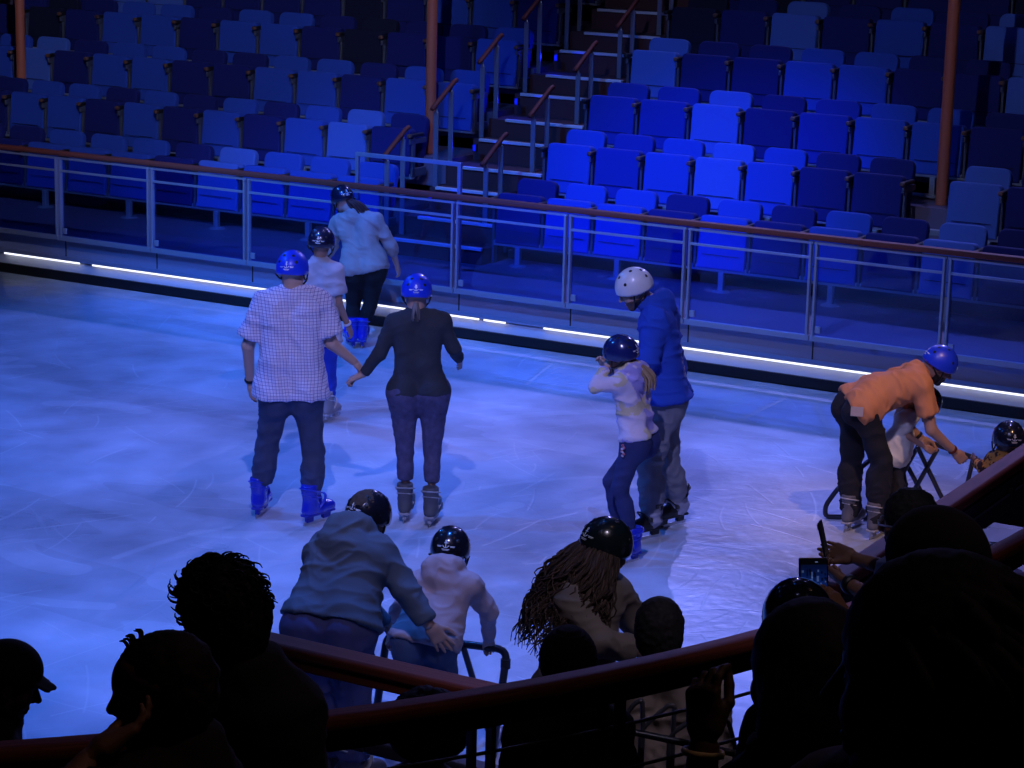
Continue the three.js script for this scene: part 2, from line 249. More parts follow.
// ---------- the far stand
struct('floor_deck', bx(28, 0.3, 2.6, 0, 0.15, -1.73), deckMat);
for (let k = 2; k <= 7; k++) { // tiers; the aisle steps sit in the gap
  const y = 0.30 + 0.44 * (k - 1), zf = -2.3 - 0.93 * (k - 1) + 0.62, zb = k === 7 ? -12 : zf - 0.93;
  struct('floor_tier', join([bx(16.2, y - 0.05, zf - zb, -5.4, y / 2, (zf + zb) / 2), bx(8.2, y - 0.05, zf - zb, 8.15, y / 2, (zf + zb) / 2), bx(10, y - 0.1, zf - zb, 3.5, y / 2 - 0.3, (zf + zb) / 2)]), k % 2 ? deckMat : M([0.12, 0.09, 0.12], 0.6));
}
{
  const st = thing('aisle_steps', 'carpeted aisle steps with bright metal nosings between the seat blocks', 'steps', [0, 0, 0]);
  for (let j = 0; j < 7; j++) for (const half of [0, 1]) {
    const h = 0.48 + 0.44 * j + half * 0.2, z = -2.06 - 0.92 * j - half * 0.34, z2 = half ? -2.06 - 0.92 * (j + 1) : z - 0.34, x0 = half ? 3.0 : 2.86;
    const s = part('step', bx(4.0 - 2.775, h - 0.02, z - z2, (4.0 + 2.775) / 2, h / 2, (z + z2) / 2), carpetMat, st);
    part('nosing', bx(4.0 - x0, 0.035, 0.05, (4.0 + x0) / 2, h - 0.012, z + 0.005, 0.008), M([0.85, 0.85, 0.88], 0.5, 0.35), s);
  }
  const railWood = woodMat;
  const stepTop = (z) => { let t = 0.3; for (let j = 0; j < 7; j++) for (const half of [0, 1]) if (z <= -2.06 - 0.92 * j - half * 0.34) t = 0.48 + 0.44 * j + half * 0.2 - 0.01; return t; };
  const mk = (X, z, y, label) => {
    const t = thing('aisle_handrail', label, 'handrail', [X, 0, z], 0, 'short handrails beside the aisle steps');
    for (const [dz, top] of [[0, 0], [-0.31, 0.2]]) part('post', join([bx(0.055, y + top - stepTop(z + dz), 0.02, 0, (y + top + stepTop(z + dz)) / 2, dz, 0.004), new THREE.ConeGeometry(0.03, 0.07, 4).rotateY(Math.PI / 4).scale(0.9, 1, 0.4).translate(0, y + top + 0.03, dz)]), M([0.34, 0.36, 0.42], 0.35, 0.6), t);
    part('rail', sweep([V3(0, y + 0.04, 0.09), V3(0, y + 0.06, 0.05), V3(0, y + 0.3, -0.36), V3(0, y + 0.32, -0.42)], 0.026, 8), railWood, t);
  };
  const o = ['lowest', 'second lowest', 'third lowest', 'fourth lowest', 'highest'];
  for (let j = 0; j < 5; j++) {
    mk(3.8, -2.45 - 1.0 * j, 1.27 + 0.425 * j, `brown-topped metal handrail right of the steps, ${o[j]} of its side`);
    mk(2.82, -2.04 - 0.98 * j, 1.30 + 0.435 * j, `brown-topped metal handrail left of the steps, ${o[j]} of its side`);
  }
  const gf = thing('tubular_barrier', 'grey tubular frame standing behind the glass below the steps', 'frame', [3.52, 0.3, -0.42]);
  part('post', bx(0.04, 1.3, 0.04, 0, 0.65, 0, 0.006), railPaint, gf); part('post', bx(0.04, 1.3, 0.04, 1.18, 0.65, 0, 0.006), railPaint, gf); part('top_bar', bx(1.22, 0.04, 0.045, 0.59, 1.3, 0, 0.006), railPaint, gf);
  for (let j = 0; j < 4; j++) { const t = thing('step_light', `small blue step light at left edge of the stairs, ${o[j]}`, 'light', [2.94, 0.85 + 0.44 * j, -2.75 - 0.92 * j], 0, 'blue step lights beside the stairs');
    part('housing', bx(0.05, 0.1, 0.05, 0, 0, 0, 0.01), blackMat, t); part('lens', bx(0.035, 0.07, 0.02, 0.0, 0.0, 0.025, 0.01), new THREE.MeshStandardMaterial({ color: 0x05050a, emissive: 0x0818ff, emissiveIntensity: 0.8 }), t);
    const pl = new THREE.PointLight(0x1020ff, 0.15, 0); pl.position.set(0, 0, 0.06); pl.castShadow = true; t.add(pl); }
}
// poles
[[-3.81, 'reddish brown round pole standing at the far left of the stand'], [2.265, 'reddish brown round pole standing beside the aisle steps'], [8.36, 'reddish brown round pole standing among the right seats']].forEach(([x, label]) => {
  const t = thing('pole', label, 'pole', [x, 0.74, -3.8], 0, 'reddish poles of the far stand');
  part('shaft', new THREE.CylinderGeometry(0.06, 0.06, 10.2, 20).translate(0, 5.12, 0), M([0.55, 0.14, 0.06], 0.45), t);
  part('base_collar', new THREE.CylinderGeometry(0.1, 0.11, 0.06, 20).translate(0, 0.03, 0), M([0.2, 0.06, 0.04], 0.5), t);
});
// seats: seat cushions are folded up, backs rise behind them
{
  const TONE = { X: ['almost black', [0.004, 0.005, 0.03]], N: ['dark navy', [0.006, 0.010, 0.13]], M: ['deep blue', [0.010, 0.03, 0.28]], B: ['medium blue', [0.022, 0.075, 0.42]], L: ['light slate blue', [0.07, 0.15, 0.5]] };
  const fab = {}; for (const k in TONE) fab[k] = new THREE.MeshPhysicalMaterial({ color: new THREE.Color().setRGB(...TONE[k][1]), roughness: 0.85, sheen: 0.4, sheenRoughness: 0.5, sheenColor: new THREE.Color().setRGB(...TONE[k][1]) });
  const roundTop = (w, h, r, d, taper = 0) => { const s = new THREE.Shape(); const a = w / 2, b = a - taper; s.moveTo(-b, 0); s.lineTo(b, 0); s.lineTo(a, h - r); s.quadraticCurveTo(a, h, a - r, h); s.lineTo(-a + r, h); s.quadraticCurveTo(-a, h, -a, h - r); s.lineTo(-b, 0); return new THREE.ExtrudeGeometry(s, { depth: d, bevelEnabled: true, bevelThickness: 0.02, bevelSize: 0.02, bevelSegments: 3, curveSegments: 6 }); };
  const back = roundTop(0.46, 0.54, 0.075, 0.05, 0.02).rotateX(-0.16).translate(0, 0.31, -0.31);
  const pad = roundTop(0.515, 0.49, 0.035, 0.09, 0.0).rotateX(-0.10).translate(-0.005, 0.235, -0.03);
  const seam = join([bx(0.43, 0.006, 0.004, 0, 0.37, 0.088)]);
  const frame = join([bx(0.03, 0.45, 0.06, 0.3055, 0.45, 0.03, 0.008), bx(0.03, 0.06, 0.34, 0.3055, 0.62, -0.06, 0.01), bx(0.03, 0.1, 0.3, 0.3055, 0.27, -0.08, 0.01)]);
  const cap = bx(0.055, 0.045, 0.3, 0.3055, 0.685, -0.02, 0.018);
  const tip = bx(0.058, 0.046, 0.05, 0.3055, 0.686, 0.115, 0.018);
  const supp = M([0.12, 0.125, 0.15], 0.45, 0.4), wornTip = M([0.16, 0.07, 0.04], 0.5);
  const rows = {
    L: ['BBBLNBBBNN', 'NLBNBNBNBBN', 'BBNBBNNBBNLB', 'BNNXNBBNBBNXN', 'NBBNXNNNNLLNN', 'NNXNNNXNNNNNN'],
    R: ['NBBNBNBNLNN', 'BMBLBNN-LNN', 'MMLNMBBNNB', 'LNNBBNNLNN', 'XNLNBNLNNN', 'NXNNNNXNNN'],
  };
  const sp = { L: [0.628, 0.59, 0.624, 0.625, 0.625, 0.625], R: [0.585, 0.585, 0.625, 0.628, 0.63, 0.63] }, start = { L: [2.62, 2.42, 2.66, 2.70, 2.72, 2.74], R: [4.03, 4.10, 4.10, 4.13, 4.16, 4.18] };
  const rowName = ['front', 'second', 'third', 'fourth', 'fifth', 'sixth'];
  let proto = null;
  const mk = (tone) => { const t = new THREE.Group(); part('backrest', back, fab[tone], t); const p = part('seat_cushion', pad, fab[tone], t); part('seam', seam, fab.X, p); const f = part('arm_support', frame, supp, t); part('arm_cap', cap, blackMat, f); part('arm_tip', tip, wornTip, f); return t; };
  const protos = {};
  for (const side of ['L', 'R']) for (let k = 0; k < 6; k++) {
    const f = 0.30 + 0.44 * k, z = -2.3 - 0.93 * k, s = sp[side][k]; let x = start[side][k]; let xa = x, count = 0;
    [...rows[side][k]].forEach((c, i) => {
      if (c === '-') { x += 0.42; return; }
      const cx = side === 'L' ? x - s / 2 : x + s / 2; x += side === 'L' ? -s : s;
      protos[c] = protos[c] || mk(c);
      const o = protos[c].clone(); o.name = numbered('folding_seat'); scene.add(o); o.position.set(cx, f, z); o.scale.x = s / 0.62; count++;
      tag(o, `${TONE[c][0]} folded-up seat, ${ORD[count - 1]} from the stairs in the ${rowName[k]} row ${side === 'L' ? 'left' : 'right'}`, 'seat', `folded seats in the ${rowName[k]} row ${side === 'L' ? 'left' : 'right'} of the stairs`);
    });
    const a = Math.min(xa, x), b = Math.max(xa, x);
    const bm = thing('seat_beam', `grey steel beam on pedestals carrying the ${rowName[k]} row of seats ${side === 'L' ? 'left' : 'right'} of the stairs`, 'beam', [(a + b) / 2, f, z], 0, 'beams under the seat rows');
    part('beam', bx(b - a, 0.06, 0.08, 0, 0.225, 0.02, 0.01), greyPaint, bm);
    const n = Math.floor((b - a) / 1.2); for (let i = 0; i < n; i++) part('pedestal', join([bx(0.06, 0.2, 0.06, 0, 0.1, 0, 0.01), new THREE.CylinderGeometry(0.07, 0.1, 0.02, 16).translate(0, 0.01, 0)]).translate(-(b - a) / 2 + 0.3 + s * 2 * i, 0, 0.05), greyPaint, bm);
    if (side === 'R') { const e = start.R[k] - 0.008; const t = thing('aisle_end_panel', `grey end support of the ${rowName[k]} seat row ${side === 'L' ? 'left' : 'right'} of the stairs`, 'support', [e, f, z], 0, 'end supports beside the stairs'); part('upright', join([bx(0.03, 0.66, 0.07, 0, 0.33, 0.02, 0.008), bx(0.03, 0.06, 0.3, 0, 0.62, -0.06, 0.01), bx(0.03, 0.5, 0.03, 0, 0.33, -0.2, 0.008)]), supp, t); part('arm_cap', bx(0.055, 0.045, 0.3, 0, 0.685, -0.02, 0.018), blackMat, t); }
  }
}
// stage lights hung from the overhead trusses
{
  STAGE.forEach(([p, q, c, I, deg, pen], i) => {
    const t = thing('stage_light', `black stage spotlight with a glowing lens hung from the ceiling, ${ORD[i]} in the rig`, 'spotlight', p, 0, 'stage spotlights overhead');
    const dir = V3().subVectors(v(q), v(p)).normalize(), Q = new THREE.Quaternion().setFromUnitVectors(V3(0, -1, 0), dir);
    const can = part('housing', new THREE.LatheGeometry([[0.0, 0.42], [0.1, 0.4], [0.14, 0.3], [0.14, 0.0], [0.13, 0.0], [0.13, 0.05], [0.0, 0.06]].map((a) => new THREE.Vector2(...a)), 20), blackMat, t); can.quaternion.copy(Q);
    part('lens', new THREE.CylinderGeometry(0.125, 0.125, 0.02, 20).translate(0, 0.03, 0), new THREE.MeshStandardMaterial({ color: 0x080808, emissive: c, emissiveIntensity: 14 }), can);
    part('hanger', bx(0.03, 11 - p[1] - 0.1, 0.03, 0, (11 - p[1]) / 2 + 0.05, 0), blackMat, t);
    const L = new THREE.SpotLight(c, I, 0, deg * Math.PI / 180, pen, 2); const off = dir.clone().multiplyScalar(0.05); L.position.copy(off); L.castShadow = true; L.shadow.radius = 4; L.shadow.mapSize.set(2048, 2048);
    t.add(L); t.add(L.target); L.target.position.copy(dir.clone().multiplyScalar(10));
  });
}

// ---------- organic solids: a signed distance field of tapered capsules and ellipsoids, meshed with surface nets
const RH = V3(0.8669, 0, -0.4985), FH = V3(-0.4941, 0, -0.8694), UP = V3(0, 1, 0); // level axes: across the view, away from the viewer
const W = (r, u, f) => V3().addScaledVector(RH, r).addScaledVector(UP, u).addScaledVector(FH, f);
const mix = (a, b, t) => a.clone().lerp(b, t);
const cap = (a, b, ra, rb, k = 0.03, o = {}) => ({ a, b, ra, rb: rb === undefined ? ra : rb, k, ...o });
const ell = (c, X, Y, Z, r, k = 0.02, o = {}) => ({ e: 1, c, X, Y, Z, r, k, ...o });
function solid(prims, cell, cuts = [], opt = {}) {
  const lo = [1e9, 1e9, 1e9], hi = [-1e9, -1e9, -1e9];
  for (const p of prims) { if (p.sub) continue; const R = p.e ? Math.max(...p.r) : Math.max(p.ra, p.rb); for (const q of p.e ? [p.c] : [p.a, p.b]) ['x', 'y', 'z'].forEach((c, i) => { lo[i] = Math.min(lo[i], q[c] - R); hi[i] = Math.max(hi[i], q[c] + R); }); }
  const pad = cell * 2.5, n = [0, 0, 0];
  for (let i = 0; i < 3; i++) { lo[i] -= pad; n[i] = Math.ceil((hi[i] + pad - lo[i]) / cell) + 1; }
  const [nx, ny, nz] = n, sy = nx, sz = nx * ny, F = new Float32Array(nx * ny * nz).fill(1);
  for (const p of prims) {
    const k = p.k, R = (p.e ? Math.max(...p.r) : Math.max(p.ra, p.rb)) + Math.max(k, cell * 3), pts = p.e ? [p.c] : [p.a, p.b], b0 = [], b1 = [];
    ['x', 'y', 'z'].forEach((c, i) => { b0[i] = Math.max(0, Math.floor((Math.min(...pts.map((q) => q[c])) - R - lo[i]) / cell)); b1[i] = Math.min(n[i] - 1, Math.ceil((Math.max(...pts.map((q) => q[c])) + R - lo[i]) / cell)); });
    let ax, ay, az, dx, dy, dz, L2, X, Y, Z, r0, r1, r2, rm, fx, fy, fz, ff = 0;
    if (p.e) { ({ X, Y, Z } = p);[r0, r1, r2] = p.r; rm = Math.min(r0, r1, r2); ax = p.c.x; ay = p.c.y; az = p.c.z; }
    else { ax = p.a.x; ay = p.a.y; az = p.a.z; dx = p.b.x - ax; dy = p.b.y - ay; dz = p.b.z - az; L2 = Math.max(1e-9, dx * dx + dy * dy + dz * dz); if (p.ax) { fx = p.ax.x; fy = p.ax.y; fz = p.ax.z; ff = 1 / p.fl - 1; } }
    for (let z = b0[2]; z <= b1[2]; z++) for (let y = b0[1]; y <= b1[1]; y++) for (let x = b0[0]; x <= b1[0]; x++) {
      const px = lo[0] + x * cell - ax, py = lo[1] + y * cell - ay, pz = lo[2] + z * cell - az; let d;
      if (p.e) { const u = (px * X.x + py * X.y + pz * X.z) / r0, w = (px * Y.x + py * Y.y + pz * Y.z) / r1, q = (px * Z.x + py * Z.y + pz * Z.z) / r2; const l = Math.sqrt(u * u + w * w + q * q); d = l < 1e-6 ? -rm : (l - 1) * Math.min(rm / Math.max(l, 0.5) * 1.0 + (l > 1 ? 0 : 0), 1) * (l > 1 ? 1.15 : 1); const g = Math.sqrt(u * u / (r0 * r0) + w * w / (r1 * r1) + q * q / (r2 * r2)); if (g > 1e-6) d = l * (l - 1) / g; }
      else {
        let t = (px * dx + py * dy + pz * dz) / L2; t = t < 0 ? 0 : t > 1 ? 1 : t; let ox = px - t * dx, oy = py - t * dy, oz = pz - t * dz;
        if (ff) { const s = (ox * fx + oy * fy + oz * fz) * ff; ox += fx * s; oy += fy * s; oz += fz * s; }
        d = Math.sqrt(ox * ox + oy * oy + oz * oz) - (p.ra + (p.rb - p.ra) * t);
        if (p.end) { const l = Math.sqrt(L2), q = ((px - dx) * dx + (py - dy) * dy + (pz - dz) * dz) / l; if (q > d) d = q; }
      }
      const o = x + y * sy + z * sz, f = F[o];
      if (p.sub) { const h = Math.max(k - Math.abs(-d - f), 0); F[o] = Math.max(f, -d) + (k > 0 ? h * h / (4 * k) : 0); }
      else { const h = Math.max(k - Math.abs(d - f), 0); F[o] = Math.min(f, d) - (k > 0 ? h * h / (4 * k) : 0); }
    }
  }
  for (const c of cuts) for (let z = 0; z < nz; z++) for (let y = 0; y < ny; y++) for (let x = 0; x < nx; x++) {
    const px = lo[0] + x * cell - c.p.x, py = lo[1] + y * cell - c.p.y, pz = lo[2] + z * cell - c.p.z; if (c.r && px * px + py * py + pz * pz > c.r * c.r) continue;
    const d = px * c.n.x + py * c.n.y + pz * c.n.z, o = x + y * sy + z * sz; if (d > F[o]) F[o] = d;
  }
  // surface nets
  const pos = [], idx = [], id = new Int32Array(nx * ny * nz).fill(-1);
  const CO = [0, 1, sy, 1 + sy, sz, 1 + sz, sy + sz, 1 + sy + sz], ED = [[0, 1], [2, 3], [4, 5], [6, 7], [0, 2], [1, 3], [4, 6], [5, 7], [0, 4], [1, 5], [2, 6], [3, 7]];
  for (let z = 0; z < nz - 1; z++) for (let y = 0; y < ny - 1; y++) for (let x = 0; x < nx - 1; x++) {
    const o = x + y * sy + z * sz; let m = 0; for (let i = 0; i < 8; i++) if (F[o + CO[i]] < 0) m |= 1 << i; if (m === 0 || m === 255) continue;
    let sx = 0, s2 = 0, s3 = 0, c = 0;
    for (const [i, j] of ED) { const a = (m >> i) & 1, b = (m >> j) & 1; if (a === b) continue; const fa = F[o + CO[i]], fb = F[o + CO[j]], t = fa / (fa - fb); sx += (i & 1) + ((j & 1) - (i & 1)) * t; s2 += ((i >> 1) & 1) + (((j >> 1) & 1) - ((i >> 1) & 1)) * t; s3 += (i >> 2) + ((j >> 2) - (i >> 2)) * t; c++; }
    id[o] = pos.length / 3; pos.push(lo[0] + (x + sx / c) * cell, lo[1] + (y + s2 / c) * cell, lo[2] + (z + s3 / c) * cell);
  }
  const quad = (a, b, c, d, fl) => { if (a < 0 || b < 0 || c < 0 || d < 0) return; if (fl) idx.push(a, b, c, a, c, d); else idx.push(a, c, b, a, d, c); };
  for (let z = 1; z < nz - 1; z++) for (let y = 1; y < ny - 1; y++) for (let x = 1; x < nx - 1; x++) {
    const o = x + y * sy + z * sz, i = F[o] < 0;
    if (i !== F[o + 1] < 0) quad(id[o - sy - sz], id[o - sz], id[o], id[o - sy], i);
    if (i !== F[o + sy] < 0) quad(id[o - 1 - sz], id[o - 1], id[o], id[o - sz], i);
    if (i !== F[o + sz] < 0) quad(id[o - 1 - sy], id[o - sy], id[o], id[o - 1], i);
  }
  let g = new THREE.BufferGeometry(); g.setAttribute('position', new THREE.Float32BufferAttribute(pos, 3)); g.setIndex(idx); g.computeVertexNormals();
  if (opt.smooth) { /* one Laplacian pass rounds off the grid */ const P = g.attributes.position.array, c = P.length / 3, S = new Float32Array(P.length), D = new Uint16Array(c); for (let i = 0; i < idx.length; i += 3) for (let e = 0; e < 3; e++) { const a = idx[i + e], b = idx[i + (e + 1) % 3]; for (let q = 0; q < 3; q++) { S[a * 3 + q] += P[b * 3 + q]; S[b * 3 + q] += P[a * 3 + q]; } D[a]++; D[b]++; } for (let i = 0; i < c; i++) if (D[i]) for (let q = 0; q < 3; q++) P[i * 3 + q] = P[i * 3 + q] * 0.5 + S[i * 3 + q] / D[i] * 0.5; g.computeVertexNormals(); }
  if (opt.disp) { const P = g.attributes.position, N = g.attributes.normal; for (let i = 0; i < P.count; i++) { const d = opt.disp(P.getX(i), P.getY(i), P.getZ(i)); P.setXYZ(i, P.getX(i) + N.getX(i) * d, P.getY(i) + N.getY(i) * d, P.getZ(i) + N.getZ(i) * d); } g.computeVertexNormals(); }
  return g;
}
function paint(g, f) { const P = g.attributes.position, c = new Float32Array(P.count * 3); for (let i = 0; i < P.count; i++) { const r = f(P.getX(i), P.getY(i), P.getZ(i)); c[i * 3] = r[0]; c[i * 3 + 1] = r[1]; c[i * 3 + 2] = r[2]; } g.setAttribute('color', new THREE.BufferAttribute(c, 3)); return g; }
function mergeC(list) { // joins coloured pieces
  return mergeGeometries(list.map((g) => { const q = g.index ? g.toNonIndexed() : g; for (const k of Object.keys(q.attributes)) if (!['position', 'normal', 'color'].includes(k)) q.deleteAttribute(k); if (!q.attributes.color) paint(q, () => [1, 1, 1]); return q; }));
}
const vc = (rough, extra = {}) => new THREE.MeshPhysicalMaterial({ vertexColors: true, roughness: rough, ...extra });
const skinMat = vc(0.6), clothMat = vc(0.92, { sheen: 0.25, sheenRoughness: 0.6 }), hairMat = vc(0.75, { specularIntensity: 0.5 }), denimMat = vc(0.9);

// ---------- heads, hands, skates, helmets
function headGeo(c, hu, hf, nk, s, skin, cell, opt = {}) {
  const hx = V3().crossVectors(hu, hf).normalize(), p = (x, y, z) => c.clone().addScaledVector(hx, x * s).addScaledVector(hu, y * s).addScaledVector(hf, z * s);
  const E = (x, y, z, a, b, d, k = 0.015, o) => ell(p(x, y, z), hx, hu, hf, [a * s, b * s, d * s], k * s, o), Cp = (a, b, ra, rb, k = 0.012, o) => cap(p(...a), p(...b), ra * s, rb * s, k * s, o);
  const ch = opt.baby ? 1.15 : 1, prims = [
    E(0, 0.03, -0.012, 0.075 * ch, 0.09, 0.097 * ch), E(0, -0.03, 0.028, 0.06, 0.08, 0.062, 0.03), Cp([0.046, -0.065, 0.005], [0.012, -0.1, 0.062], 0.024, 0.018, 0.03), Cp([-0.046, -0.065, 0.005], [-0.012, -0.1, 0.062], 0.024, 0.018, 0.03),
    E(0.036, -0.035, 0.056, 0.03 * ch, 0.03 * ch, 0.028 * ch, 0.02), E(-0.036, -0.035, 0.056, 0.03 * ch, 0.03 * ch, 0.028 * ch, 0.02), Cp([0.035, 0.024, 0.068], [0.01, 0.02, 0.08], 0.012, 0.011), Cp([-0.035, 0.024, 0.068], [-0.01, 0.02, 0.08], 0.012, 0.011),
    E(0.032, 0.002, 0.094, 0.018, 0.012, 0.014, 0.012, { sub: 1 }), E(-0.032, 0.002, 0.094, 0.018, 0.012, 0.014, 0.012, { sub: 1 }),
    Cp([0, 0.012, 0.086], [0, -0.03, opt.baby ? 0.108 : 0.112], 0.008, 0.0125, 0.01), E(0.013, -0.034, 0.094, 0.009, 0.008, 0.01, 0.008), E(-0.013, -0.034, 0.094, 0.009, 0.008, 0.01, 0.008),
    Cp([0.018, -0.063, 0.086], [-0.018, -0.063, 0.086], 0.0085, 0.0085, 0.006), Cp([0.014, -0.077, 0.084], [-0.014, -0.077, 0.084], 0.0095, 0.0095, 0.005), E(0, -0.104, 0.066, 0.02, 0.017, 0.018, 0.02),
    E(0.03, 0.002, 0.072, 0.012, 0.012, 0.012, 0.002), E(-0.03, 0.002, 0.072, 0.012, 0.012, 0.012, 0.002),
    E(0.079, -0.008, -0.008, 0.011, 0.033, 0.02, 0.008), E(-0.079, -0.008, -0.008, 0.011, 0.033, 0.02, 0.008), E(0.09, -0.004, -0.002, 0.006, 0.018, 0.011, 0.004, { sub: 1 }), E(-0.09, -0.004, -0.002, 0.006, 0.018, 0.011, 0.004, { sub: 1 }),
    cap(p(0, -0.055, -0.02), nk, 0.052 * s, 0.058 * s, 0.03 * s)];
  const g = solid(prims, cell);
  return paint(g, (x, y, z) => {
    const q = V3(x, y, z).sub(c), X = Math.abs(q.dot(hx)) / s, Y = q.dot(hu) / s, Z = q.dot(hf) / s; let k = [...skin];
    if (Z > 0.05) {
      if (Math.hypot(X - 0.03, Y - 0.002) < 0.011) k = Math.hypot(X - 0.03, Y - 0.002) < 0.005 ? [0.02, 0.012, 0.01] : [0.55, 0.53, 0.5];
      else if (X > 0.012 && X < 0.048 && Math.abs(Y - 0.026 + (X - 0.03) * (X - 0.03) * 6) < 0.0055) k = skin.map((t) => t * 0.25);
      else if (Math.abs(Y + 0.07) < 0.014 && X < 0.024) k = [skin[0] * 0.85, skin[1] * 0.6, skin[2] * 0.6];
      if (opt.beard && Y < -0.045 && !(Math.abs(Y + 0.07) < 0.012 && X < 0.022)) k = opt.beard;
    } else if (opt.beard && Y < -0.05 && Z > -0.005) k = opt.beard;
    return k;
  });
}
function handGeo(w, dir, n, side, s, skin, curl, cell) { // wrist, pointing direction, palm normal, +1 for the left hand
  const d = dir.clone().normalize(), N = n.clone().addScaledVector(d, -n.dot(d)).normalize(), T = V3().crossVectors(N, d).multiplyScalar(side); // thumb side
  const p = (x, y, z) => w.clone().addScaledVector(T, x * s).addScaledVector(d, y * s).addScaledVector(N, z * s), prims = [];
  const sp = curl.spread || 0;
  prims.push(cap(p(0.0, -0.03, 0), p(0, 0.02, 0), 0.026 * s, 0.028 * s, 0.02, { ax: N, fl: 0.75 }));
  for (const [x, l] of [[0.026, 0.082], [0.008, 0.085], [-0.011, 0.081], [-0.028, 0.074]]) prims.push(cap(p(x * 0.6, 0.015, 0), p(x, l, 0), 0.018 * s, 0.013 * s, 0.014, { ax: N, fl: 0.85 }));
  prims.push(cap(p(0.02, 0.018, 0.008), p(0.03, 0.05, 0.012), 0.017 * s, 0.013 * s, 0.015));
  [[0.028, 0.084, 0.066, 0.0088], [0.0095, 0.088, 0.076, 0.009], [-0.011, 0.084, 0.07, 0.0086], [-0.0295, 0.076, 0.054, 0.0076]].forEach(([x, y, len, r], i) => {
    const c = curl.f[i] === undefined ? curl.f[0] : curl.f[i]; let a = c * 0.6, px = x, py = y, pz = 0.0, prev = p(px, py, pz);
    [0.45, 0.31, 0.24].forEach((q, j) => { const L = len * q; px += L * Math.cos(a) * Math.sin(sp * (1.5 - i) * -1) * -1; py += L * Math.cos(a); pz += L * Math.sin(a); const b = p(px, py, pz); prims.push(cap(prev, b, (r - j * 0.0007) * s, (r - 0.0004 - j * 0.0008) * s, 0.004)); prev = b; a += c; });
  });
  const tc = curl.t === undefined ? 0.5 : curl.t; // thumb: opens away from the palm's edge, closes across it
  const t1 = [0.036 + 0.022 * (1 - tc), 0.062, 0.016 + 0.012 * tc], t2 = [t1[0] + 0.012 * (1 - tc) - 0.016 * tc, t1[1] + 0.03, t1[2] + 0.012 * tc + 0.004], t3 = [t2[0] + 0.004 - 0.014 * tc, t2[1] + 0.024, t2[2] + 0.008 * tc];
  prims.push(cap(p(0.022, 0.022, 0.006), p(...t1), 0.0145 * s, 0.0105 * s, 0.01), cap(p(...t1), p(...t2), 0.0105 * s, 0.0098 * s, 0.004), cap(p(...t2), p(...t3), 0.0098 * s, 0.008 * s, 0.004));
  return paint(solid(prims, cell), () => skin);
}
const CURL = { relaxed: { f: [0.32, 0.38, 0.42, 0.46], t: 0.35 }, grip: { f: [1.05], t: 0.9 }, flat: { f: [0.1, 0.08, 0.1, 0.14], t: 0.05, spread: 0.14 }, cup: { f: [0.62], t: 0.7 }, pinch: { f: [0.55, 0.95, 1.1, 1.15], t: 0.75 } };
const bootKinds = {
  blue: { boot: [0.015, 0.03, 0.55], rough: 0.25, trim: [0.02, 0.05, 0.62], holder: [0.02, 0.03, 0.45] }, grey: { boot: [0.1, 0.1, 0.12], rough: 0.6, trim: [0.45, 0.45, 0.48], holder: [0.35, 0.35, 0.4] },
  pale: { boot: [0.3, 0.3, 0.34], rough: 0.55, trim: [0.6, 0.6, 0.64], holder: [0.5, 0.5, 0.55] }, black: { boot: [0.012, 0.012, 0.014], rough: 0.5, trim: [0.03, 0.03, 0.03], holder: [0.02, 0.02, 0.02] },
};
const bootCache = {};
function bootGeo(kind) {
  if (bootCache[kind]) return bootCache[kind];
  const P = V3, prims = [cap(P(0, 0.14, -0.015), P(0, 0.27, -0.035), 0.05, 0.058, 0.03), cap(P(0, 0.13, -0.035), P(0, 0.11, 0.16), 0.045, 0.038, 0.03), cap(P(0, 0.1, -0.05), P(0, 0.095, 0.06), 0.042, 0.046, 0.02, { ax: V3(0, 1, 0), fl: 0.8 }), cap(P(0, 0.1, 0.06), P(0, 0.1, 0.185), 0.047, 0.04, 0.02, { ax: V3(0, 1, 0), fl: 0.85 }), cap(P(0, 0.17, 0.06), P(0, 0.26, 0.012), 0.03, 0.034, 0.02)];
  const boot = solid(prims, 0.009, [{ p: P(0, 0.075, 0), n: P(0, -1, 0) }, { p: P(0, 0.29, 0), n: P(0, 1, 0) }]);
  const trim = join([sweepLoop(P(0, 0.25, -0.022), 0.062, 0.07, 0.012, -0.25), sweepLoop(P(0, 0.205, -0.012), 0.058, 0.066, 0.010, -0.3), sweepLoop(P(0, 0.15, 0.055), 0.052, 0.058, 0.010, 0.9), bx(0.02, 0.03, 0.03, 0.062, 0.24, 0.01, 0.005), bx(0.02, 0.03, 0.03, 0.06, 0.15, 0.06, 0.005)]);
  const holder = join([bx(0.075, 0.02, 0.29, 0, 0.072, 0.06, 0.008), bx(0.03, 0.05, 0.07, 0, 0.045, -0.03, 0.008), bx(0.03, 0.05, 0.08, 0, 0.045, 0.14, 0.008)]);
  const s = new THREE.Shape(); s.moveTo(-0.09, 0.004); s.lineTo(0.2, 0.0); s.quadraticCurveTo(0.235, 0.005, 0.235, 0.03); s.lineTo(0.1, 0.03); s.lineTo(0.08, 0.022); s.lineTo(0.02, 0.022); s.lineTo(0.0, 0.03); s.lineTo(-0.085, 0.03); s.closePath();
  const blade = new THREE.ExtrudeGeometry(s, { depth: 0.006, bevelEnabled: false }); blade.rotateY(-Math.PI / 2); blade.translate(0.003, 0, 0);
  return (bootCache[kind] = { boot, trim, holder, blade });
}
function sweepLoop(c, rx, rz, r, tilt) { const pts = []; for (let i = 0; i <= 20; i++) { const a = i / 20 * 6.2832; const z = Math.cos(a) * rz; pts.push(V3(c.x + Math.sin(a) * rx, c.y + z * tilt, c.z + z)); } return sweep(pts, r, 6, 0.5); }
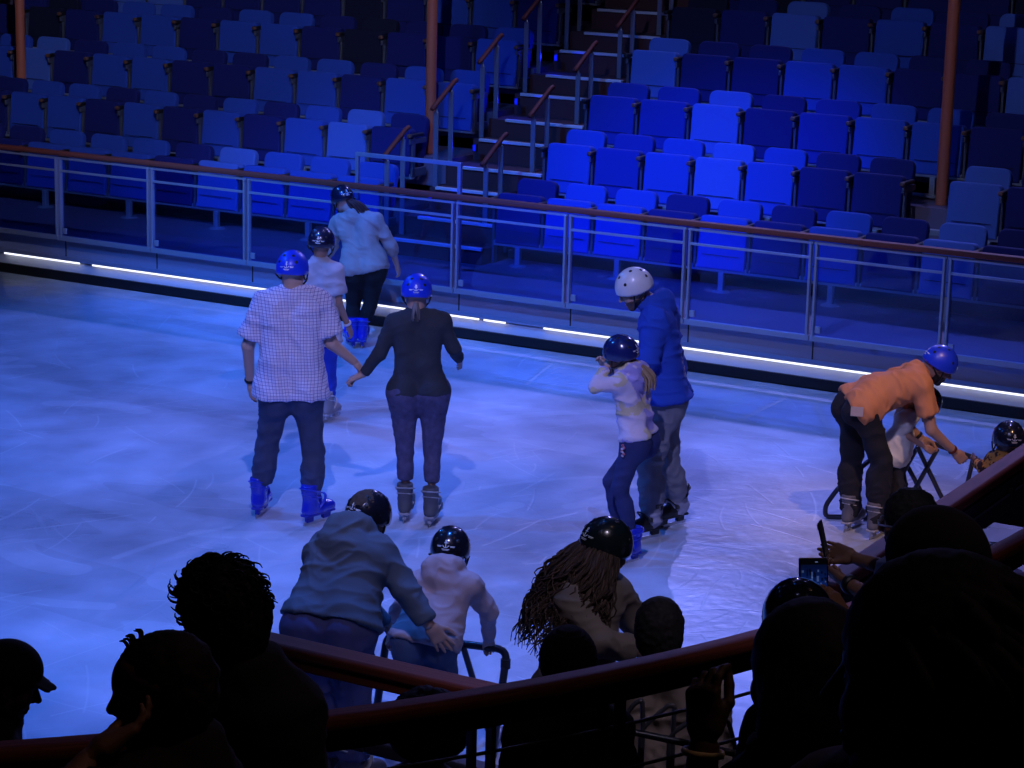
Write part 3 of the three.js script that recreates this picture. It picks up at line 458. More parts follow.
function addSkate(person, at, toe, kind, s, lean) {
  const K = bootKinds[kind], G = bootGeo(kind), g = new THREE.Group(); g.name = 'skate'; person.add(g); g.position.copy(at); g.scale.setScalar(s);
  const z = toe.clone().setY(0).normalize(), y = UP.clone(), x = V3().crossVectors(y, z); g.quaternion.setFromRotationMatrix(new THREE.Matrix4().makeBasis(x, y, z));
  part('boot', G.boot, M(K.boot, K.rough, 0, K.rough < 0.4 ? { clearcoat: 0.6 } : null), g); part('strap', G.trim, M(K.trim, 0.4), g); part('blade_holder', G.holder, M(K.holder, 0.4), g); part('blade', G.blade, steel, g);
}
const emblemTex = canvasTex(256, 160, (g, w, h) => { // an anchor under a small crown with a line of lettering, as on the helmets
  g.fillStyle = '#000'; g.fillRect(0, 0, w, h); g.strokeStyle = g.fillStyle = '#fff'; g.lineWidth = 9; g.lineCap = 'round';
  g.beginPath(); g.arc(128, 24, 10, 0, 7); g.stroke(); g.beginPath(); g.moveTo(128, 34); g.lineTo(128, 112); g.moveTo(106, 52); g.lineTo(150, 52); g.stroke(); g.beginPath(); g.arc(128, 74, 40, 0.35, 2.8); g.stroke();
  g.font = 'bold 30px sans-serif'; g.fillRect(8, 92, 66, 7); g.fillRect(16, 104, 50, 6); g.fillRect(182, 90, 66, 7); g.fillRect(190, 102, 50, 6); g.fillRect(78, 132, 100, 8); g.fillRect(90, 146, 76, 6);
}, false);
const emblemMat = new THREE.MeshStandardMaterial({ color: 0xffffff, roughness: 0.5, alphaMap: emblemTex, alphaTest: 0.5, transparent: false });
function addHelmet(person, c, hu, hf, s, o) {
  const hx = V3().crossVectors(hu, hf).normalize(), g = new THREE.Group(); g.name = 'helmet'; person.add(g); g.position.copy(c.clone().addScaledVector(hu, 0.02 * s).addScaledVector(hf, -0.008 * s)); g.scale.setScalar(s);
  g.quaternion.setFromRotationMatrix(new THREE.Matrix4().makeBasis(hx, hu, hf));
  const R = [0.108, 0.124, 0.125], S = (ph, th, k = 1) => V3(Math.sin(th) * Math.sin(ph) * R[0] * k, Math.cos(ph) * R[1] * k, Math.cos(th) * Math.sin(ph) * R[2] * k);
  const rim = (th) => 1.80 - 0.17 * Math.cos(th) - 0.07 * Math.cos(2 * th);
  const pos = [], idx = [], NT = 40, NP = 18;
  for (const [k, inn] of [[1, 0], [0.92, 1]]) for (let i = 0; i <= NP; i++) for (let j = 0; j < NT; j++) { const th = j / NT * 6.28318, ph = i / NP * rim(th) * (inn ? 0.99 : 1), flare = 1 + (i > NP - 3 && !inn ? (i - NP + 3) * 0.004 : 0), q = S(ph, th, k * flare); pos.push(q.x, q.y, q.z); }
  const off = (NP + 1) * NT;
  for (let i = 0; i < NP; i++) for (let j = 0; j < NT; j++) { const a = i * NT + j, b = i * NT + (j + 1) % NT; idx.push(a, a + NT, b, b, a + NT, b + NT); idx.push(off + a, off + b, off + a + NT, off + b, off + b + NT, off + a + NT); }
  for (let j = 0; j < NT; j++) { const a = NP * NT + j, b = NP * NT + (j + 1) % NT; idx.push(a, off + a, b, b, off + a, off + b); }
  const geo = new THREE.BufferGeometry(); geo.setAttribute('position', new THREE.Float32BufferAttribute(pos, 3)); geo.setIndex(idx); geo.computeVertexNormals();
  part('shell', geo, M(o.color, o.rough ?? 0.22, 0, { clearcoat: 0.8, clearcoatRoughness: 0.08 }), g);
  const patch = (ph0, ph1, th0, th1, k, n = 8) => { const P = [], U = [], I = []; for (let i = 0; i <= n; i++) for (let j = 0; j <= n; j++) { const q = S(ph0 + (ph1 - ph0) * i / n, th0 + (th1 - th0) * j / n, k); P.push(q.x, q.y, q.z); U.push(j / n, 1 - i / n); } for (let i = 0; i < n; i++) for (let j = 0; j < n; j++) { const a = i * (n + 1) + j; I.push(a, a + n + 1, a + 1, a + 1, a + n + 1, a + n + 2); } const q = new THREE.BufferGeometry(); q.setAttribute('position', new THREE.Float32BufferAttribute(P, 3)); q.setAttribute('uv', new THREE.Float32BufferAttribute(U, 2)); q.setIndex(I); q.computeVertexNormals(); return q; };
  part('emblem', patch(1.15, 1.68, 3.1416 - 0.5, 3.1416 + 0.5, 1.006), emblemMat, g);
  const vent = (ph, th) => { const q = S(ph, th, 1.0), e = new THREE.SphereGeometry(0.011, 10, 6); e.scale(1, 1, 0.25); e.lookAt(q.clone().normalize()); e.translate(q.x, q.y, q.z); return e; };
  for (const [ph, th] of [[0.62, 0.5], [0.62, -0.5], [0.45, 1.9], [0.45, -1.9], [1.2, 3.1416 - 0.62], [1.2, 3.1416 + 0.62], [1.1, 1.1], [1.1, -1.1], [0.8, 2.7], [0.8, -2.7]]) part('vent', vent(ph, th), blackMat, g);
  const st = []; for (const q of [1, -1]) { st.push(sweep([V3(q * 0.1, -0.03, 0.03), V3(q * 0.086, -0.08, 0.045), V3(q * 0.045, -0.125, 0.06), V3(0, -0.14, 0.066)], 0.006, 6), sweep([V3(q * 0.1, -0.04, -0.05), V3(q * 0.09, -0.07, 0.0), V3(q * 0.086, -0.08, 0.045)], 0.006, 6)); }
  part('chin_strap', join(st), blackMat, g);
}
function fold(amp, ax, fa, fb, seedN) { // cloth folds running across the axis ax
  return (x, y, z) => { const t = x * ax.x + y * ax.y + z * ax.z, qx = (x - ax.x * t) * fb, qy = (y - ax.y * t) * fb, qz = (z - ax.z * t) * fb; const w = noise(qx + 5, qy + seedN, qz) * 2.2; const a = noise(qx + t * ax.x * fa + w, qy + t * ax.y * fa + w, qz + t * ax.z * fa + seedN); const r = 1 - Math.abs(a - 0.5) * 2; return amp * (r * r - 0.38); };
}

// ---------- a person: j joints in cm from the base point, f facing direction; o the clothes
function person(o, J) {
  const g = thing('person', o.label, 'person', J.base, 0, o.group);
  const j = {}; for (const k in J) if (k !== 'base' && k !== 'fd') j[k] = v(J[k]).multiplyScalar(k[0] === 't' || k[0] === 'f' ? 0.01 : 0.01);
  for (const s of ['L', 'R']) { if (j['f' + s]) { j['a' + s] = j['f' + s].clone().add(V3(0, 0.15, 0)); j['t' + s].normalize(); } else if (j['k' + s] && !o.noLegs) { j['f' + s] = V3(j['k' + s].x, o.ground ?? 0, j['k' + s].z); j['a' + s] = j['f' + s].clone().add(V3(0, 0.15, 0)); j['t' + s] = v(J.fd).setY(0).normalize(); } }
  const S = o.s || 1, b = o.bulk || 1, cell = o.cell || 0.012, skin = o.skin || [0.5, 0.3, 0.22];
  const hf0 = v(J.fd).normalize(), up = V3().subVectors(j.nk, mix(j.hL, j.hR, 0.5)).normalize(), lat = V3().subVectors(j.sL, j.sR).normalize(), fwd = V3().crossVectors(lat, up).normalize();
  const pel = mix(j.hL, j.hR, 0.5), hl = V3().subVectors(j.hL, j.hR).normalize(), ch = j.ch || mix(pel, j.nk, 0.7), wa = mix(pel, ch, 0.5).addScaledVector(fwd, j.ch ? 0 : 0.0);
  let hu = V3().subVectors(j.hd, j.nk).normalize().lerp(UP, 0.5).normalize(); hu.addScaledVector(hf0, -hu.dot(hf0)).normalize();
  const fem = o.fem ? 1 : 0;
  const torso = (inf, loose = 0, k = 0.06) => {
    const r = [];
    for (const [sh, hp, q] of [[j.sL, j.hL, 1], [j.sR, j.hR, -1]]) {
      const top = mix(j.nk, sh, 0.55).addScaledVector(up, -0.07 * S);
      r.push(cap(top, wa.clone().addScaledVector(lat, q * 0.062 * S * b), (0.098 * S * b + inf), (0.098 - fem * 0.014) * S * b + inf + loose * 0.6, k));
      r.push(cap(wa.clone().addScaledVector(lat, q * 0.058 * S * b), hp.clone().addScaledVector(up, 0.03 * S), (0.096 - fem * 0.012) * S * b + inf + loose * 0.6, 0.1 * S * b + inf + loose, k));
      r.push(cap(mix(j.nk, sh, 0.15).addScaledVector(up, -0.015 * S), sh, 0.05 * S + inf, 0.056 * S * (0.6 + 0.4 * b) + inf, 0.05));
      r.push(cap(hp.clone().addScaledVector(fwd, -0.045 * S), hp.clone().addScaledVector(fwd, -0.03 * S).addScaledVector(up, -0.06 * S), (0.098 + fem * 0.012) * S * b + inf * 0.7 + loose, (0.085 + fem * 0.012) * S * b + inf * 0.6 + loose, k));
    }
    if (o.belly) r.push(cap(wa.clone().addScaledVector(fwd, 0.05 * S), pel.clone().addScaledVector(fwd, 0.06 * S).addScaledVector(up, 0.08 * S), o.belly * S + inf, o.belly * S * 0.92 + inf, k));
    return r;
  };
  const arm = (s, inf, to, end, loose = 0) => { // to: 0..2 along upper arm then forearm
    const r = [], sh = j['s' + s], el = j['e' + s], wr = j['w' + s], bb = 0.6 + 0.4 * b;
    const e1 = to >= 1 ? el : mix(sh, el, to);
    r.push(cap(sh, e1, 0.05 * S * bb + inf, (to >= 1 ? 0.039 : 0.045) * S * bb + inf + (to < 1 ? loose : 0), 0.03, to < 1 ? { end } : {}));
    if (to > 1) { const e2 = mix(el, wr, to - 1); r.push(cap(el, e2, 0.039 * S * bb + inf, (0.039 + (0.027 - 0.039) * (to - 1)) * S * bb + inf + loose, 0.015, { end })); }
    return r;
  };
  const leg = (s, inf, loose) => { const hp = j['h' + s], kn = j['k' + s], an = j['a' + s]; if (!kn || !an) return []; const r = [cap(hp, kn, (0.088 + fem * 0.022) * S * b + inf, (0.056 + fem * 0.002) * S * (0.5 + 0.5 * b) + inf + loose * 0.6, 0.05), cap(kn, an, (0.053 - fem * 0.004) * S * (0.5 + 0.5 * b) + inf + loose * 0.7, (0.04 - fem * 0.013) * S + inf + loose, 0.03)];
    const cm = mix(kn, an, 0.3).addScaledVector(V3().crossVectors(lat, V3().subVectors(kn, an).normalize()).normalize(), -0.018 * S); r.push(cap(cm, mix(cm, an, 0.35), (0.05 - fem * 0.003) * S * (0.5 + 0.5 * b) + inf + loose * 0.5, (0.042 - fem * 0.006) * S + inf + loose * 0.6, 0.05)); return r; };
  // body: skin, one continuous mesh
  const pieces = [];
  const bp = [...torso(-0.014), ...arm('L', 0.001, 2), ...arm('R', 0.001, 2), ...leg('L', -0.012, 0), ...leg('R', -0.012, 0), cap(j.nk.clone().addScaledVector(up, -0.05 * S), mix(j.nk, j.hd, 0.5), 0.058 * S, 0.05 * S, 0.04)];
  pieces.push(paint(solid(bp, cell * 1.15), () => skin));
  const hs = (o.headS || 1) * S;
  pieces.push(headGeo(j.hd, hu, hf0, j.nk, hs, skin, o.headCell || 0.005, { beard: o.beard, baby: o.baby }));
  for (const s of ['L', 'R']) {
    if (o.noHand && o.noHand.includes(s)) continue;
    const w = j['w' + s], d = j['g' + s] ? V3().subVectors(j['g' + s], w) : V3().subVectors(w, j['e' + s]), q = s === 'L' ? 1 : -1, hn = o['palm' + s] ? W(...o['palm' + s]) : lat.clone().multiplyScalar(-q);
    pieces.push(handGeo(w.clone().addScaledVector(d.clone().normalize(), 0.02 * S), d, hn, q, S * (o.handS || 1), skin, CURL[o['hand' + s] || 'relaxed'], o.handCell || 0.0045));
  }
  part('body', mergeC(pieces), skinMat, g);
  // trousers
  if (o.pants) { const P = o.pants; const dirU = up.clone().lerp(UP, 0.3).normalize();
    const pr = [...torso(0.004, 0, 0.05), ...leg('L', 0.006, P.loose ?? 0.008), ...leg('R', 0.006, P.loose ?? 0.008)];
    const cuts = [{ p: pel.clone().addScaledVector(up, (P.rise ?? 0.1) * S), n: dirU }]; if (P.hem) cuts.push({ p: V3(0, P.hem, 0), n: V3(0, -1, 0) });
    const f1 = fold((P.fold ?? 0.008) * 1.3, W(0.3, 1, 0.2).normalize(), 15, 9, 3.3), f2 = fold((P.fold ?? 0.008) * 1.2, W(-0.3, 1, 0.2).normalize(), 26, 12, 9.1);
    const ge = solid(pr, P.cell || cell, cuts, { smooth: 1, disp: (x, y, z) => (f1(x, y, z)) * (y < pel.y - 0.1 ? 1 : 0.4) + (y < 0.5 ? f2(x, y, z) * Math.min(1, (0.5 - y) * 4) : 0) });
    part('trousers', paint(ge, P.paint || ((x, y, z) => { const n = 0.86 + 0.28 * noise(x * 22, y * 22, z * 22); return P.color.map((c) => c * n); })), denimMat, g);
    if (P.patch) { const q = part('pocket_patch', bx(0.085, 0.065, 0.006, 0, 0, 0, 0.002), M(P.patch.color, 0.8), g); const c = j[P.patch.j].clone().add(W(...P.patch.off)); q.position.copy(c); q.lookAt(c.clone().add(v(J.base)).add(W(...P.patch.n))); }
  }
  // top
  if (o.top) { const T = o.top; const inf = (T.inf ?? 0.012) * S, loose = (T.loose ?? 0.01) * S;
    const pr = [...torso(inf, loose)]; const hemD = T.hem ?? 0.02; // hem height above the hips along the spine
    if (T.skirt) for (const s of ['L', 'R']) pr.push(cap(j['h' + s].clone().addScaledVector(up, 0.1), j['h' + s].clone().addScaledVector(up, -0.12), 0.098 * S * b + inf + loose, 0.098 * S * b + inf + loose + 0.004, 0.05));
    for (const s of ['L', 'R']) pr.push(...arm(s, inf + (T.sleeveLoose ?? 0.004), T.sleeve ?? 2, 1, T.cuff ?? 0.0));
    if (T.collar !== 0) pr.push(cap(j.nk.clone().addScaledVector(up, -0.04), j.nk.clone().addScaledVector(up, T.collar ?? 0.015).addScaledVector(V3().subVectors(j.hd, j.nk).normalize(), 0.01), 0.07 * S + inf, 0.058 * S + inf, 0.03, { end: 1 }));
    if (T.hood) { const bk = fwd.clone().multiplyScalar(-1), c = j.nk.clone(), H = (x, y, z) => c.clone().addScaledVector(lat, x * S).addScaledVector(up, y * S).addScaledVector(bk, z * S);
      for (let i = 0; i < 9; i++) { const a = (i / 8 - 0.5) * 4.2, a2 = ((i + 1) / 8 - 0.5) * 4.2; if (i < 8) pr.push(cap(H(Math.sin(a) * 0.085, 0.02 + 0.018 * Math.cos(a), Math.cos(a) * 0.075), H(Math.sin(a2) * 0.085, 0.02 + 0.018 * Math.cos(a2), Math.cos(a2) * 0.075), (0.04 + 0.012 * Math.cos(a / 2)) * S, (0.04 + 0.012 * Math.cos(a2 / 2)) * S, 0.012)); }
      pr.push(ell(H(0, -0.03, 0.085), lat, up, fwd, [0.115 * S, 0.065 * S, 0.04 * S], 0.035), ell(H(0, -0.085, 0.085), lat, up, fwd, [0.075 * S, 0.055 * S, 0.03 * S], 0.035)); }
    const hn = (T.hemN ? W(...T.hemN) : up.clone().multiplyScalar(-1)).normalize();
    const cuts = [{ p: pel.clone().addScaledVector(up, -hemD), n: hn, r: T.hemR ?? 0.36 }];
    const f1 = fold((T.fold ?? 0.009) * 1.7, T.foldAx ? W(...T.foldAx).normalize() : up, 13, 4.5, 1.7), f2 = fold((T.fold ?? 0.009) * 0.9, T.foldAx ? W(...T.foldAx).normalize() : up, 24, 8, 6.2);
    const ge = solid(pr, T.cell || cell * 0.85, cuts, { smooth: 1, disp: (x, y, z) => f1(x, y, z) + f2(x, y, z) });
    const loc = (x, y, z) => { const q = V3(x, y, z).sub(pel); return [q.dot(lat), q.dot(up), q.dot(fwd)]; };
    paint(ge, T.paint ? (x, y, z) => T.paint(...loc(x, y, z)) : (x, y, z) => { const n = 0.9 + 0.2 * noise(x * 18, y * 18, z * 18); return T.color.map((c) => c * n); });
    let mat = clothMat;
    if (T.tex) { const P = ge.attributes.position, U = new Float32Array(P.count * 2); for (let i = 0; i < P.count; i++) { const [a, c, d] = loc(P.getX(i), P.getY(i), P.getZ(i)); U[i * 2] = (a + 0.25 * Math.abs(d) * Math.sign(a)) / T.tex.size; U[i * 2 + 1] = c / T.tex.size; } ge.setAttribute('uv', new THREE.BufferAttribute(U, 2)); mat = vc(0.9, { map: T.tex.map }); }
    part(T.name || 'shirt', ge, mat, g);
  }
  for (const s of ['L', 'R']) if (o.skates && j['f' + s] && !(o.skates.only && o.skates.only !== s)) addSkate(g, j['f' + s], j['t' + s], o.skates[s] || o.skates.kind, (o.skates.s || 1) * Math.min(1, S * 1.02));
  if (o.helmet) addHelmet(g, j.hd, o.helmet.tilt ? hu.clone().addScaledVector(hf0, o.helmet.tilt).normalize() : hu, o.helmet.tilt ? hf0.clone().addScaledVector(hu, -o.helmet.tilt).normalize() : hf0, (o.helmet.s || 1) * (0.55 + 0.45 * hs), o.helmet);
  if (o.hair) o.hair({ g, c: j.hd, hu, hf: hf0, hx: V3().crossVectors(hu, hf0).normalize(), s: hs, j, up, fwd, lat });
  for (const bnd of o.bands || []) { const a = j['e' + bnd.s], w = j['w' + bnd.s], d = V3().subVectors(w, a).normalize(), c = mix(a, w, bnd.t ?? 0.95); const t = new THREE.TorusGeometry(bnd.r ?? 0.03 * S, bnd.w ?? 0.006, 6, 20); t.scale(1, 1, bnd.h ?? 2); const m = part(bnd.name || 'wristband', t, M(bnd.color, 0.5), g); m.position.copy(c); m.quaternion.setFromUnitVectors(V3(0, 0, 1), d); }
  return { g, j, hu, hf: hf0 };
}
// hair pieces
const local = (h) => (x, y, z) => h.c.clone().addScaledVector(h.hx, x * h.s).addScaledVector(h.hu, y * h.s).addScaledVector(h.hf, z * h.s);
function hairCap(h, col, o = {}) { // close hair over the skull
  const p = local(h), s = h.s, t = o.t || 0.012, pr = [ell(p(0, 0.036, -0.02), h.hx, h.hu, h.hf, [(0.077 + t) * s, (0.09 + t) * s, (0.096 + t) * s], 0.02), ell(p(0, -0.02, -0.05), h.hx, h.hu, h.hf, [(0.072 + t * 0.8) * s, (0.07 + t) * s, (0.055 + t) * s], 0.03)];
  pr.push(ell(p(0, -0.055, 0.085), h.hx, h.hu, h.hf, [0.075 * s, 0.088 * s, 0.085 * s], 0.012, { sub: 1 }));
  for (const q of [1, -1]) pr.push(ell(p(q * 0.09, -0.02, -0.002), h.hx, h.hu, h.hf, [0.02 * s, 0.034 * s, 0.022 * s], 0.008, { sub: 1 }));
  const a = o.amp || 0.004, ge = solid(pr, o.cell || 0.006, [], { disp: (x, y, z) => a * (fbm(x * (o.f || 60), y * (o.f || 60), z * (o.f || 60)) - 0.4) * 2 });
  return paint(ge, (x, y, z) => { const n = 0.7 + 0.6 * noise(x * 90, y * 90, z * 90); return col.map((c) => c * n); });
}
function strands(list, col, n = 5) { return mergeC(list.map(([pts, r, k]) => paint(sweep(curve(pts.map((q) => [q.x, q.y, q.z]), 14), (t) => r * (1 - 0.75 * t * t), n), () => col.map((c) => c * (k || 1))))); }
function ponytail(h, col, pts, r, n = 26, spread = 0.5) {
  const p = local(h), L = []; for (let i = 0; i < n; i++) { const a = rnd() * 6.28, q = Math.sqrt(rnd()) * r, x = Math.cos(a) * q, y = Math.sin(a) * q; L.push([pts.map((t, m) => p(t[0] + x * (m ? 1 + m * spread : 0.5) + (rnd() - 0.5) * 0.006, t[1] + (m === pts.length - 1 ? (rnd() - 0.5) * 0.05 : 0), t[2] + y * (m ? 1 : 0.5))), 0.0085, 0.6 + rnd() * 0.8]); }
  return strands(L, col);
}

// ---------- the people: joints in centimetres from each base point
const JOINTS = {
plaid: { base: [7.14,0.00,5.90], hd: [4,176,-2], nk: [5,163,0], sL: [-13,154,7], sR: [18,156,-13], eL: [-24,123,11], wL: [-31,94,-1], eR: [26,126,-17], wR: [35,112,-31], gR: [38,106,-36], hL: [-6,89,3], hR: [12,90,-7], kL: [-15,50,1], kR: [15,50,-11], fL: [-21,0,2], tL: [-34,0,-94], fR: [21,0,-2], tR: [13,0,-99], fd: [-27,-14,-95] },
sweater: { base: [7.94,0.00,5.44], hd: [-4,162,0], nk: [-3,150,2], sL: [-16,142,9], sR: [12,144,-7], eL: [-25,120,14], wL: [-37,104,15], gL: [-43,101,18], eR: [18,124,-14], wR: [9,111,-36], hL: [-10,93,6], hR: [8,94,-5], kL: [-11,50,1], kR: [5,50,-9], fL: [-10,0,1], tL: [-39,0,-92], fR: [10,0,-1], tR: [-32,0,-95], fd: [-49,-15,-86] },
greytop: { base: [4.41,0.00,0.90], hd: [-25,135,-11], nk: [-10,125,-8], sL: [-28,114,-7], sR: [11,119,-12], eL: [-35,90,-9], wL: [-43,74,-10], eR: [21,96,-23], wR: [20,76,-35], hL: [-4,73,0], hR: [14,75,-8], kL: [-8,37,-5], kR: [8,39,-9], fL: [-4,0,3], tL: [-75,0,-67], fR: [4,0,-3], tR: [-44,0,-90], fd: [-82,-35,-45] },
teekid: { base: [5.70,0.00,3.38], hd: [0,145,0], nk: [-1,132,1], sL: [-14,121,2], sR: [13,124,-2], eL: [-15,96,3], wL: [-16,76,-2], eR: [15,98,-3], wR: [16,78,-15], hL: [-8,63,-1], hR: [6,65,-3], kL: [-11,32,-5], kR: [3,32,-6], fL: [-9,0,-2], tL: [-49,0,-87], fR: [9,0,2], tR: [-12,0,-99], fd: [-36,-10,-93] },
hoodman: { base: [9.45,0.00,4.64], hd: [-23,170,13], nk: [-12,159,4], sL: [-3,152,18], sR: [-15,149,-17], eL: [-2,125,30], wL: [-20,112,21], eR: [-27,116,-19], wR: [-37,108,-2], hL: [2,94,9], hR: [-6,93,-8], kL: [-4,49,18], kR: [-3,46,-7], fL: [0,0,20], tL: [-38,0,93], fR: [0,0,-20], tR: [-31,0,95], fd: [-75,-45,48] },
girl: { base: [9.51,0.00,5.34], hd: [-7,138,4], nk: [-1,127,1], sL: [-3,122,15], sR: [0,120,-12], eL: [-14,120,25], wL: [-14,130,10], eR: [-16,105,-19], wR: [-23,123,-10], hL: [6,81,6], hR: [4,79,-12], kL: [1,51,14], kR: [-12,51,1], fL: [8,0,6], tL: [-25,0,97], fR: [-8,0,-6], tR: [-28,0,96], fd: [-98,-19,5] },
orange: { base: [10.63,-0.00,3.92], hd: [39,121,-25], nk: [27,117,-19], sL: [17,107,-35], sR: [35,111,-4], eL: [8,77,-39], wL: [22,63,-45], eR: [43,80,-6], wR: [55,63,-22], gR: [61,54,-30], hL: [-14,88,-5], hR: [0,90,10], kL: [-14,53,-8], kR: [12,56,2], ch: [11,110,-11], fL: [-11,0,-4], tL: [8,0,-100], fR: [11,0,4], tR: [9,0,-100], fd: [70,-55,-45] },
whitekid: { base: [10.76,0.00,3.57], hd: [12,88,-7], nk: [4,81,-2], sL: [-2,75,-13], sR: [3,79,10], eL: [-1,64,-18], wL: [8,53,-28], eR: [7,68,10], wR: [17,60,2], hL: [-6,51,-4], hR: [-4,53,9], kL: [-3,30,-6], kR: [0,32,7], fd: [71,-48,-51] },
leopard: { base: [12.08,0.00,5.19], hd: [-6,115,3], nk: [-7,107,4], sL: [-15,102,-1], sR: [1,106,6], eL: [-21,96,0], wL: [-30,95,-12], eR: [3,94,-2], wR: [2,88,-24], hL: [-10,80,0], hR: [0,83,6], kL: [-12,68,-5], kR: [-1,71,0], fd: [-58,-10,-81] },
greyhood: { base: [10.15,0.00,9.71], hd: [-4,136,-32], nk: [-7,130,-21], sL: [-22,119,-18], sR: [8,124,-23], eL: [-10,93,-33], wL: [1,78,-42], eR: [21,106,-28], wR: [33,89,-30], gR: [39,77,-36], hL: [-12,87,7], hR: [7,87,-1], kL: [-11,44,-5], kR: [4,44,-8], ch: [-8,109,-13], fd: [19,-35,-92] },
pinkkid: { base: [10.45,0.00,9.24], hd: [-8,114,-21], nk: [-6,107,-13], sL: [-21,97,-9], sR: [7,101,-16], eL: [-32,80,-11], wL: [-41,64,-20], eR: [10,84,-29], wR: [3,64,-43], hL: [-14,72,6], hR: [1,74,0], kL: [-16,40,0], kR: [0,42,-6], fd: [-30,-28,-91] },
tanwoman: { base: [11.97,0.00,10.50], hd: [0,180,-6], nk: [-4,169,0], sL: [-3,158,-17], sR: [-3,162,16], eL: [2,144,-30], wL: [12,136,-30], eR: [10,148,17], wR: [18,142,1], hL: [-7,118,-3], hR: [-3,122,15], kL: [-5,85,-9], kR: [0,90,9], fd: [45,-42,-79] },
tanman: { base: [12.69,0.25,11.15], hd: [-10,152,3], nk: [-7,139,4], sL: [-24,125,8], sR: [8,128,-4], eL: [-25,106,2], wL: [-28,119,-19], eR: [9,99,-11], wR: [-2,78,-22], hL: [-10,86,6], hR: [4,86,-2], fd: [-31,-15,-94] },
domehead: { base: [12.68,0.25,11.98], hd: [-4,163,2], nk: [-3,151,2], sL: [-16,142,9], sR: [10,143,-5], eL: [-20,119,11], wL: [-23,96,2], eR: [15,120,-9], wR: [10,97,-17], hL: [-9,97,5], hR: [5,98,-3], fd: [-49,-10,-87] },
puffhair: { base: [12.11,0.25,12.07], hd: [1,132,-1], nk: [0,118,0], sL: [-11,109,6], sR: [11,109,-6], eL: [-15,102,8], wL: [-19,82,-1], eR: [14,103,-8], wR: [8,83,-16], hL: [-6,87,3], hR: [5,87,-3], fd: [-40,-10,-91] },
capman: { base: [11.03,0.25,13.15], hd: [9,162,-5], nk: [5,147,-3], sL: [-9,128,-16], sR: [15,141,12], eL: [-11,101,-15], wL: [-11,81,-17], eR: [15,118,15], wR: [11,96,5], hL: [-6,82,-8], hR: [8,92,7], fd: [69,-38,-62] },
baby: { base: [14.25,2.30,16.21], hd: [-1,117,1], nk: [2,109,-1], sL: [-1,105,10], sR: [0,98,-9], eL: [-2,109,20], wL: [-2,112,15], gL: [0,114,11], eR: [-2,86,-10], wR: [-6,83,-3], hL: [6,80,3], hR: [0,73,-7], fd: [-89,-10,45] },
curly: { base: [13.50,1.79,15.00], hd: [-5,130,3], nk: [1,121,2], sL: [-17,104,-6], sR: [10,112,1], eL: [-20,79,-6], wL: [-21,63,-11], eR: [13,84,-1], wR: [3,64,-13], hL: [-5,59,-3], hR: [8,64,1], fd: [-93,-23,-28] },
hoop: { base: [14.87,2.00,15.29], hd: [-4,133,2], nk: [-3,122,5], sL: [-14,107,8], sR: [13,114,2], eL: [-23,88,2], wL: [-24,115,-4], gL: [-25,124,-5], eR: [16,88,-9], wR: [9,72,-17], hL: [-4,58,2], hR: [6,58,-4], fd: [-77,-5,-64] },
dreads: { base: [15.52,2.40,16.35], hd: [-11,139,6], nk: [-6,130,7], sL: [-23,118,1], sR: [8,127,5], eL: [-20,100,2], wL: [-26,78,-8], eR: [9,103,-5], wR: [1,85,-12], hL: [-10,69,0], hR: [3,75,4], fd: [-99,-10,-1] },
beanie: { base: [14.76,2.10,14.26], hd: [-7,112,4], nk: [-4,97,2], sL: [-23,84,7], sR: [16,90,0], eL: [-22,53,1], wL: [-25,35,-9], eR: [17,59,-10], wR: [12,40,-18], hL: [-6,31,4], hR: [6,31,-4], fd: [-95,-15,-26] },
phoneman: { base: [13.26,0.25,10.00], hd: [-13,177,7], nk: [-9,163,5], sL: [-21,150,-4], sR: [5,155,3], eL: [-21,149,-13], wL: [-42,151,-15], eR: [-19,142,11], wR: [-40,145,0], hL: [-13,108,2], hR: [3,112,4], fd: [-99,-11,8] },
sequin: { base: [14.17,1.37,13.55], hd: [-6,140,3], nk: [-5,127,3], sL: [-9,111,3], sR: [9,115,-5], eL: [-8,91,-1], wL: [-10,71,-17], eR: [14,121,-8], wR: [6,140,-3], gR: [2,146,-2], hL: [-8,80,5], hR: [2,80,-1], fd: [-64,-19,-74] },
};

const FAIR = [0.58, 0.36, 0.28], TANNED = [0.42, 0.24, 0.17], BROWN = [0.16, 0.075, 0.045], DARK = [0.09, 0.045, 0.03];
const plaidTex = canvasTex(256, 256, (g) => { g.fillStyle = '#e6e0f6'; g.fillRect(0, 0, 256, 256); const line = (p, w, c) => { g.fillStyle = c; g.fillRect(p, 0, w, 256); g.fillRect(0, p, 256, w); }; for (const p of [0, 64, 128, 192]) line(p + 8, 16, 'rgba(96,84,156,0.42)'); line(40, 8, 'rgba(170,120,170,0.35)'); line(168, 8, 'rgba(170,120,170,0.35)'); for (let i = 0; i < 2600; i++) { g.fillStyle = `rgba(255,255,255,${rnd() * 0.12})`; g.fillRect(rnd() * 256, rnd() * 256, 2, 2); } });
const P = {};
P.plaid = person({ label: 'man in short-sleeved pale plaid shirt, jeans and blue helmet holding hands', s: 1.04, bulk: 1.12, skin: FAIR, top: { name: 'plaid_shirt', color: [1, 1, 1], paint: () => [1, 1, 1], tex: { map: plaidTex, size: 0.085 }, sleeve: 0.8, sleeveLoose: 0.012, cuff: 0.022, loose: 0.014, hem: 0.0, fold: 0.009, skirt: 1, foldAx: [0.25, 0.2, 0.2] }, pants: { color: [0.045, 0.06, 0.13], hem: 0.24, loose: 0.014, fold: 0.01 }, skates: { kind: 'blue' }, helmet: { color: [0.012, 0.05, 0.85], rough: 0.4 }, handR: 'grip', handL: 'relaxed', bands: [{ s: 'L', color: 0x101014, name: 'wristwatch', t: 0.93, r: 0.034 }] }, JOINTS.plaid);
